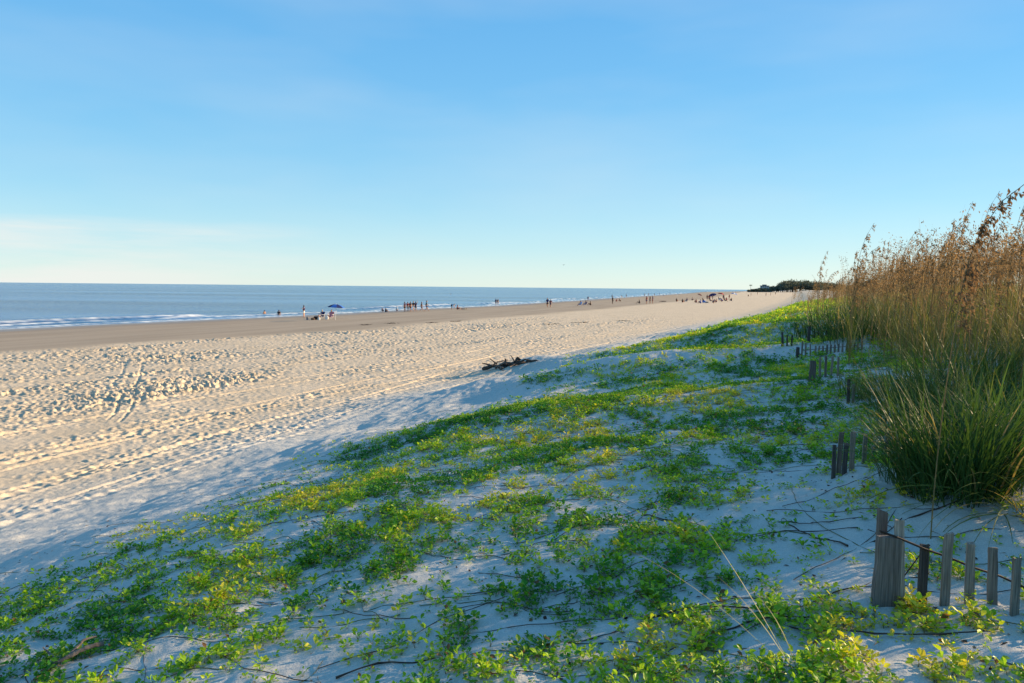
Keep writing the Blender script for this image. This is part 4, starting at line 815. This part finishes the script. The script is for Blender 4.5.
for px, py, po, rz, lab, a_, b_, sk_, h_, s_c in ((404.8, 311.8, 'stand', 1.0, 'leftmost person of the standing group by the water, dark shirt and dark shorts', 'navy', 'black', 'tan', 'dark', 1.0), (407.8, 311.6, 'stand', .5, 'person with pale bare legs second from left in the standing group', 'maroon', 'tan', 'fair', 'dark', .97),
      (410.4, 311.6, 'stand', -.6, 'person in brownish red third from left in the standing group', 'brown', 'maroon', 'tan', 'dark', 1.0), (413.2, 311.4, 'walk', -1.0, 'person in dark shirt and white shorts fourth in the standing group', 'black', 'white', 'fair', 'dark', 1.02),
      (415.6, 311.4, 'raise', .2, 'person raising one arm at the right end of the standing group', 'navy', 'black', 'tan', 'dark', 1.0), (421.6, 311.3, 'walk', -1.4, 'person all in black walking apart, right of the standing group', 'black', 'black', 'tan', 'dark', .95),
      (426.6, 311.3, 'walk', -1.4, 'person in dark teal walking rightmost after the one in black', 'teal', 'navy', 'tan', 'dark', 1.07)):
    person(px, py, po, rz, lab, a_, b_, sk_, h_, s_c)
person(451.5, 309.6, 'bend', -1.2, 'person in pale blue bending over at the water right of the group', 'lightblue', 'black', 'fair', 'dark', .95)
person(457.3, 309.8, 'sit', -1.5, 'person sitting on wet sand beside the one bending over', 'maroon', 'black', 'fair', 'dark', 1.0)
person(462.8, 309.5, 'lie', 1.6, 'person lying flat on sand beside the sitting one', 'tan', 'brown', 'fair', 'fair', .9)
person(450.6, 294.5, 'stand', 0, 'lone swimmer far out in the sea with head and shoulders out', None, 'navy', 'tan', 'dark', 1.0, 1.15)
person(495.9, 305.2, 'stand', .5, 'left person of a close pair at the water edge, mid photo', 'navy', 'black', 'brown', 'dark', .98)
person(497.9, 305.1, 'stand', -.7, 'right person of a close pair at the water edge, mid photo', 'brown', 'navy', 'tan', 'dark', .95)
person(547.4, 307.8, 'walk', 2.8, 'taller dark person walking on open sand beside a shorter one', 'navy', 'black', 'tan', 'dark', 1.08)
person(550.6, 307.8, 'walk', 2.8, 'shorter person walking on open sand beside the taller dark one', 'maroon', 'navy', 'tan', 'dark', .95)
person(580.2, 305.8, 'chair', .9, 'left person in a blue chair of the pair seated mid beach', 'blue', 'navy', 'tan', 'dark', 1.0)
person(585.2, 305.6, 'chair', .9, 'right person in a blue chair of the pair seated mid beach', 'navy', 'blue', 'fair', 'dark', 1.0)
person(590.6, 305.4, 'sit', 1.2, 'person seated on the sand right of the two blue chairs', 'black', 'brown', 'tan', 'dark', 1.0)
person(588, 300.6, 'stand', .2, 'person standing at the water beyond the two blue chairs', 'navy', 'blue', 'tan', 'dark', 1.05, .25)
person(612.6, 304, 'stand', -1.2, 'dark standing person beside children crouched on the sand', 'black', 'black', 'brown', 'dark', 1.05)
person(616.2, 302, 'crouch', -1.0, 'child in red crouching right of a dark standing person', 'red', 'maroon', 'fair', 'dark', .9)
person(620.2, 301.8, 'crouch', 1.2, 'child crouching rightmost after the one in red', 'brown', 'black', 'tan', 'dark', .95)
WADE = 'people wading far out'
for px, py, po, s_k, lab in ((612, 297.6, 'stand', .3, 'leftmost far wader, standing in foam beyond the children'), (622, 297.6, 'bend', .2, 'far wader bending over in the shallows beyond the children'), (626.3, 297, 'stand', .3, 'far wader standing right of the bending one'),
      (644.6, 296, 'stand', .3, 'far wader nearest left of the big cluster in the shallows'), (648.5, 295.6, 'walk', .2, 'far wader walking in the shallows before the distant beach'), (654.4, 295.8, 'stand', .2, 'tallest of the far waders standing in the distant shallows'), (659.5, 294.6, 'stand', .4, 'far wader deep in the water close to the horizon'),
      (664, 295.9, 'crouch', .05, 'far wader crouching at the distant water edge'), (670, 293.9, 'stand', .3, 'rightmost of the far waders near the horizon')):
    person(px, py, po, .7, lab, random.choice(['navy', 'black', 'blue', 'maroon']), 'black', 'tan', 'dark', 1.05, s_k, WADE)
for px, py, po, lab, a_ in ((639.5, 303.6, 'sit', 'small lone person sitting on sand left of three standing ones', 'black'), (646.6, 304, 'stand', 'left and tallest of three standing on the distant sand', 'maroon'), (650, 303.6, 'stand', 'middle and shortest of three standing on the distant sand', 'brown'), (652.6, 303.6, 'stand', 'right one of three standing on the distant sand', 'navy'),
      (663, 301.8, 'lie', 'person lying on the distant sand between the three and the parasols', 'brown'), (682.4, 302.4, 'sit', 'left of two dark people seated left of the distant parasols', 'black'), (686.4, 302.2, 'chair', 'right of two dark people seated left of the distant parasols', 'navy'), (692, 300.6, 'sit', 'person sitting alone just left of the distant parasols', 'brown'),
      (700.6, 303.4, 'sit', 'person on the sand with blue things in front of the distant parasols', 'blue'), (709.2, 301.4, 'stand', 'person in dark red standing under the navy parasol', 'maroon'), (712.6, 301.2, 'stand', 'second dark person standing under the navy parasol', 'black'), (713.2, 303.4, 'crouch', 'person crouching lowest in front of the distant parasols', 'navy'),
      (719, 300.6, 'chair', 'person seated under the red parasol', 'black'), (723.4, 300.6, 'stand', 'person standing right of the red parasol pole', 'black'), (726.4, 300.4, 'sit', 'person in red seated right of the red parasol', 'red'), (729.2, 300.2, 'walk', 'dark person walking at the right end of the parasol group', 'maroon'),
      (710.6, 302.2, 'chair', 'low seated person left under the distant navy parasol', 'black'), (716.4, 302.4, 'sit', 'person on the sand between the navy and the red parasol', 'maroon'), (722, 302, 'crouch', 'person crouching in front of the distant red parasol', 'blue'),
      (703.4, 301.8, 'crouch', 'person crouching behind the blue bag heap at the distant parasols', 'black'), (725, 302, 'chair', 'person low in a seat right of the crouching one by the red parasol', 'black'), (696.2, 302.8, 'sit', 'person sitting left of the blue bag heap at the distant parasols', 'maroon'), (731.4, 301, 'sit', 'rightmost seated person under the blue and white parasol', 'black'), (707.2, 300.8, 'stand', 'person in black standing leftmost under the navy parasol', 'black'), (676.5, 301.6, 'sit', 'person sitting on sand well left of the distant dark chair', 'brown'),
      (748.3, 296.4, 'sit', 'left person of the far pair right of the blue and white parasol', 'brown'), (751, 296.4, 'stand', 'right person of the far pair right of the blue and white parasol', 'maroon'), (757.4, 294.8, 'stand', 'far single person standing beyond the far pair', 'brown'), (766, 296.2, 'walk', 'far person walking on sand below the white house', 'tan'), (770.5, 296, 'stand', 'far dark person standing on sand below the wooded point', 'brown'), (775.5, 294.8, 'stand', 'farthest person near the oats under the wooded point', 'black')):
    person(px, py, po, random.uniform(-2, 2), lab, a_, random.choice(['black', 'navy', 'maroon']), 'tan', 'dark', 1.05)

# ------------------------------------------------------------------ parasols, chairs, bags
M['pole'] = mat('parasol_pole', (.7, .7, .68), .4); M['frame'] = mat('chair_frame', (.6, .6, .6), .35)
def parasol(px, py, h, r, cols, label, tilt=(0, 0), group='parasols on the beach'):
    p = ground(px, py, False); root = thing('beach_parasol', label, 'parasol', p, 0, group); root.rotation_euler = (tilt[0], tilt[1], .3)
    link('pole', MB().tube([(0, 0, -.3), (0, 0, h + .05)], .02, 8).mesh('pole'), M['pole'], root)
    mb = MB(); n_ = 8; K = 5; dome = lambda q: h - .36 * r * q ** 1.9
    for sh, dz in ((0, 0), (1, -.012)):
        for i in range(n_):
            V = []; 
            for k_ in range(K + 1):
                q = k_ / K
                for j in range(4):
                    f_ = j / 3; a = 2 * math.pi * (i + f_) / n_; sag = math.sin(f_ * math.pi) * .05 * q * r; rr_ = q * r * (1 - .045 * math.sin(f_ * math.pi))
                    V.append((math.cos(a) * rr_, math.sin(a) * rr_, dome(q) - sag * .5 + dz))
            F = [(k_ * 4 + j, k_ * 4 + j + 1, k_ * 4 + 5 + j, k_ * 4 + 4 + j)[::(1 if sh == 0 else -1)] for k_ in range(K) for j in range(3)]
            mb.add(V, F, i % len(cols))
    link('canopy', mb.mesh('canopy', True), [cloth(c_) for c_ in cols], root)
    for i in range(n_):
        a = 2 * math.pi * i / n_; link('rib', MB().tube([(math.cos(a) * r * q, math.sin(a) * r * q, dome(q) - .02) for q in (0, .35, .7, 1)], .006, 4).mesh('rib'), M['frame'], root)
    return root
def chair(px, py, rz, c_, label, group='beach chairs'):
    p = ground(px, py, False); root = thing('beach_chair', label, 'chair', p, rz, group)
    def slab(name, a, b_, w, th): 
        a = Vector(a); b_ = Vector(b_); n_ = (b_ - a).cross(Vector((1, 0, 0))).normalized() * th; mid = (a + b_) / 2 - Vector((0, 0, .025)); V = []
        for q in (a, mid, b_):
            for sx_ in (-w, w):
                for sg in (-1, 1): V.append(q + Vector((sx_, 0, 0)) + n_ * sg)
        F = []
        for i in range(2):
            o = i * 4; F += [(o, o + 4, o + 6, o + 2), (o + 1, o + 3, o + 7, o + 5), (o, o + 1, o + 5, o + 4), (o + 2, o + 6, o + 7, o + 3)]
        F += [(0, 2, 3, 1), (8, 9, 11, 10)]; link(name, MB().add(V, F).mesh(name), cloth(c_), root)
    slab('seat', (0, -.05, .26), (0, .42, .30), .27, .010); slab('backrest', (0, -.08, .27), (0, -.38, .88), .27, .010)
    for sx_ in (-.29, .29):
        link('frame', MB().tube([(sx_, .42, .31), (sx_, -.07, .26), (sx_, -.39, .90)], .013, 6).mesh('frame'), M['frame'], root)
        link('leg', MB().tube([(sx_, .38, .30), (sx_, .40, -.03)], .012, 6).mesh('leg'), M['frame'], root); link('leg', MB().tube([(sx_, -.1, .55), (sx_, -.42, -.03)], .012, 6).mesh('leg'), M['frame'], root)
        link('armrest', MB().box((sx_ - .03, -.2, .53), (sx_ + .03, .32, .56)).mesh('armrest'), M['frame'], root); link('arm_post', MB().tube([(sx_, .30, .54), (sx_, .37, .30)], .011, 6).mesh('arm_post'), M['frame'], root)
parasol(335.4, 320, 1.85, 1.0, ['navy', 'blue'], 'nearest parasol, open and deep blue, standing on wet sand', (0, math.radians(4)))
chair(321.5, 319, 2.6, 'navy', 'navy beach chair left of the nearest blue parasol'); chair(331, 319, 2.9, 'pink', 'red and white beach chair under the nearest blue parasol')
chair(580.2, 306, .9, 'blue', 'left of two blue beach chairs mid beach'); chair(585.2, 305.9, .9, 'navy', 'right of two blue beach chairs mid beach'); chair(686.4, 302.6, 1.2, 'black', 'dark beach chair left of the distant parasols'); chair(719, 300.9, 2, 'grey', 'beach chair under the distant red parasol')
def bag(px, py, w, h, c_, label, hand=True):
    p = ground(px, py, False); root = thing('beach_bag', label, 'bag', p, random.uniform(-.5, .5), 'bags on the beach'); mb = MB(); V = []
    for z, k_ in ((-.02, .85), (h * .35, 1.05), (h * .8, .95), (h, .7)):
        V += [(w / 2 * k_ * math.cos(a * math.pi / 4 + .4), w * .3 * k_ * math.sin(a * math.pi / 4 + .4), z) for a in range(8)]
    F = [(i * 8 + j, i * 8 + (j + 1) % 8, i * 8 + 8 + (j + 1) % 8, i * 8 + 8 + j) for i in range(3) for j in range(8)] + [tuple(range(7, -1, -1)), tuple(range(24, 32))]
    link('bag_body', mb.add(V, F).mesh('bag_body'), cloth(c_), root)
    link('handle', MB().tube([(-w * .25, 0, h * .95), (-w * .15, 0, h * 1.3), (w * .15, 0, h * 1.3), (w * .25, 0, h * .95)], .012, 5).mesh('handle'), cloth(c_), root)
bag(316, 319.6, .6, .40, 'black', 'large black bag left of the navy beach chair'); bag(312.8, 319.8, .5, .22, 'brown', 'low dark bag leftmost in the row by the navy chair'); bag(307.3, 319.8, .25, .36, 'grey', 'small grey upright bag farthest left of the blue parasol'); bag(326.8, 319.4, .42, .38, 'white', 'white bag between the two chairs by the blue parasol')
bag(319, 320, .3, .3, 'white', 'small white bag at the foot of the navy beach chair'); bag(704, 302.6, 1.0, .5, 'blue', 'blue bag heap in front of the distant parasols'); bag(707, 303, .9, .35, 'grey', 'grey bag heap in front of the distant parasols')
parasol(698, 298.6, 1.9, .95, ['black', 'maroon'], 'distant dark parasol standing left of the others', (.3, .3)); parasol(713.6, 300, 2.2, 1.25, ['navy'], 'distant navy parasol tilted left over standing people', (.15, -.35)); parasol(719.6, 299.6, 2.3, 1.1, ['red', 'maroon'], 'distant red parasol in the middle of the cluster', (.1, .15)); parasol(732.8, 298.8, 2.2, 1.15, ['blue', 'white'], 'distant blue and white parasol at the right of the cluster', (.1, .2))

# ------------------------------------------------------------------ wooded point with a pale house, far off
R3 = np.random.default_rng(77); parts = []; tr = MB()
def far_pt(px, dist): d = ray(px, 288); return d[0] * dist, dist
prof = ([744, 750, 756, 760, 768, 776, 781, 800, 812, 826, 840, 900, 1000, 1100], [1.0, 2.2, 3.2, 4.5, 7, 8, 15, 17, 15, 15, 13, 14, 15, 14])
for i in range(330):
    px = R3.uniform(748, 1100) if i > 170 else R3.uniform(748, 840); dist = R3.uniform(960, 1060) + 120 * (px - 780) / 300; x, y = far_pt(px, dist); h = np.interp(px, *prof) * R3.uniform(.7, 1.05); w = h * R3.uniform(.35, .55)
    if 759 < px < 771 and dist < 1010: h = min(h, 4.5)
    n_ = 150; u = unit(R3.normal(0, 1, (n_, 3))) * R3.uniform(.55, 1.0, (n_, 1)) * np.array([w, w, h * .34]); lump_ = 1 + .35 * np.sin(u[:, :1] * 1.3 + i) * np.cos(u[:, 2:] * 1.7 + i * 2)
    c_ = np.array([x, y, h * .64 + 1.2]) + u * lump_
    parts.append(leaves(c_, unit(R3.normal(0, 1, (n_, 3))), unit(R3.normal(0, 1, (n_, 3))), R3.uniform(1.0, 2.2, n_), R3.uniform(.4, .9, n_), np.array([[.10, .118, .095]]) * R3.uniform(.6, 1.5, (n_, 1))))
    tw_p = [(x, y, .5), (x + R3.normal(0, .3), y, h * .35 + 1), (x + R3.normal(0, .5), y, h * .75 + 1)]; k0 = np.array(tw_p); 
    V = []; F = []
    for k_, q in enumerate(k0): V += [q + np.array([math.cos(a), math.sin(a), 0]) * (.3 - .1 * k_) for a in (0, 2.1, 4.2)]
    F = np.array([(a, b_, b_ + 3, a + 3) for o in (0, 3) for a, b_ in ((o, o + 1), (o + 1, o + 2), (o + 2, o))]); parts.append((np.array(V), F, np.tile([[.05, .04, .03]], (9, 1))))
tag(link('far_wood', mesh_np('far_wood', *cat_tri(parts)), M['tree']), 'dark wooded point on the far shore seen over the beach', 'trees', None, 'stuff')
M['housewall'] = mat('house_wall', (.42, .45, .46), .8, .1, .3); M['roof'] = mat('house_roof', (.16, .17, .18), .8, .2, .5); M['pane'] = mat('window_pane', (.03, .04, .05), .15, 0, 1, .5)
x, y = far_pt(764.5, 985); gz = float(H(x, y, False)); hs_ = thing('beach_house', 'pale flat roofed house rising among the trees on the far point', 'house', (x, y, gz), -.3)
link('wall', MB().box((-5.5, -4, -.5), (5.5, 4, 8.2)).box((-8.5, -3.4, -.5), (-5.5, 3.4, 5.0)).box((5.5, -3.4, -.5), (9, 3.4, 6)).mesh('wall'), M['housewall'], hs_)
link('roof', MB().box((-6, -4.5, 8.2), (6, 4.5, 8.7)).box((-3, -2, 8.7), (2.5, 2, 10.0)).mesh('roof'), M['roof'], hs_); link('roof', MB().box((-8.9, -3.8, 5.0), (-5.5, 3.8, 5.35)).mesh('roof'), M['roof'], hs_); link('roof', MB().box((5.5, -3.8, 6.0), (9.4, 3.8, 6.35)).mesh('roof'), M['roof'], hs_)
for z in (1.6, 4.2, 6.4):
    for k_ in range(4):
        xx = -4.4 + k_ * 2.5; o = link('window', MB().box((xx, -4.05, z), (xx + 1.5, -3.99, z + 1.3)).mesh('window'), M['roof'], hs_); link('pane', MB().box((xx + .12, -4.08, z + .12), (xx + 1.38, -4.04, z + 1.18)).mesh('pane'), M['pane'], o)
# lone palm at the tip of the point
x, y = far_pt(750.5, 960); gz = float(H(x, y, False)); pr_ = thing('palm_tree', 'lone thin palm tree at the left tip of the far wooded point', 'palm', (x, y, gz))
link('trunk', MB().tube([(0, 0, -.3), (.3, 0, 4), (.2, 0, 8.4)], [.28, .2, .16], 7).mesh('trunk', True), M['dark_wood'], pr_)
n_ = 26; me = mesh_np('crown', *blades(np.tile([[.2, 0, 8.3]], (n_, 1)), R3.uniform(0, 6.28, n_), R3.uniform(2.0, 3.0, n_), R3.uniform(.1, 1.3, n_), R3.uniform(.8, 2.2, n_), np.full(n_, .3), np.tile([[.035, .06, .03]], (n_, 1)), None, 6)); link('crown', me, M['tree'], pr_)

# handrail of a boardwalk behind the oats at the right
a_, b_ = px_at(996, 271, 17), px_at(1060, 271.5, 17); b_.z = a_.z
hr_ = thing('boardwalk_railing', 'dark wooden handrail just showing behind the sea oats at the right edge', 'handrail', (a_.x, a_.y, float(H(a_.x, a_.y, False))))
o_ = Vector(hr_.location); link('handrail', MB().box((0, -.045, a_.z - o_.z - .02), (3.2, .045, a_.z - o_.z + .02)).mesh('handrail'), M['dark_wood'], hr_)
for xx in (.06, 1.6, 3.1): link('post', MB().box((xx - .045, -.04, -.4), (xx + .045, .04, a_.z - o_.z - .02)).mesh('post'), M['dark_wood'], hr_)

# a gull over the sea
bp_ = px_at(563.7, 265, 190); gull = thing('gull', 'tiny gull flying above the sea horizon', 'bird', bp_, .6)
body = skinned('body', [(0, 0, 0), (0, .12, .02), (0, .2, .05), (0, -.14, 0), (0, -.24, .01)], [(0, 1), (1, 2), (0, 3), (3, 4)], [.055, .05, .035, .04, .02]); body.materials.append(cloth('grey')); link('body', body, (), gull)
for sx_ in (-1, 1): link('wing', MB().add([(0, .06, .03), (sx_ * .25, .1, .16), (sx_ * .52, -.02, .12), (sx_ * .27, -.04, .15), (0, -.08, .03), (0, .06, .015), (sx_ * .25, .1, .145), (sx_ * .27, -.04, .135), (0, -.08, .015)], [(0, 1, 3, 4), (1, 2, 3), (5, 8, 7, 6), (6, 7, 2), (0, 5, 6, 1), (4, 3, 7, 8)]).mesh('wing'), cloth('white' if sx_ < 0 else 'grey'), gull)
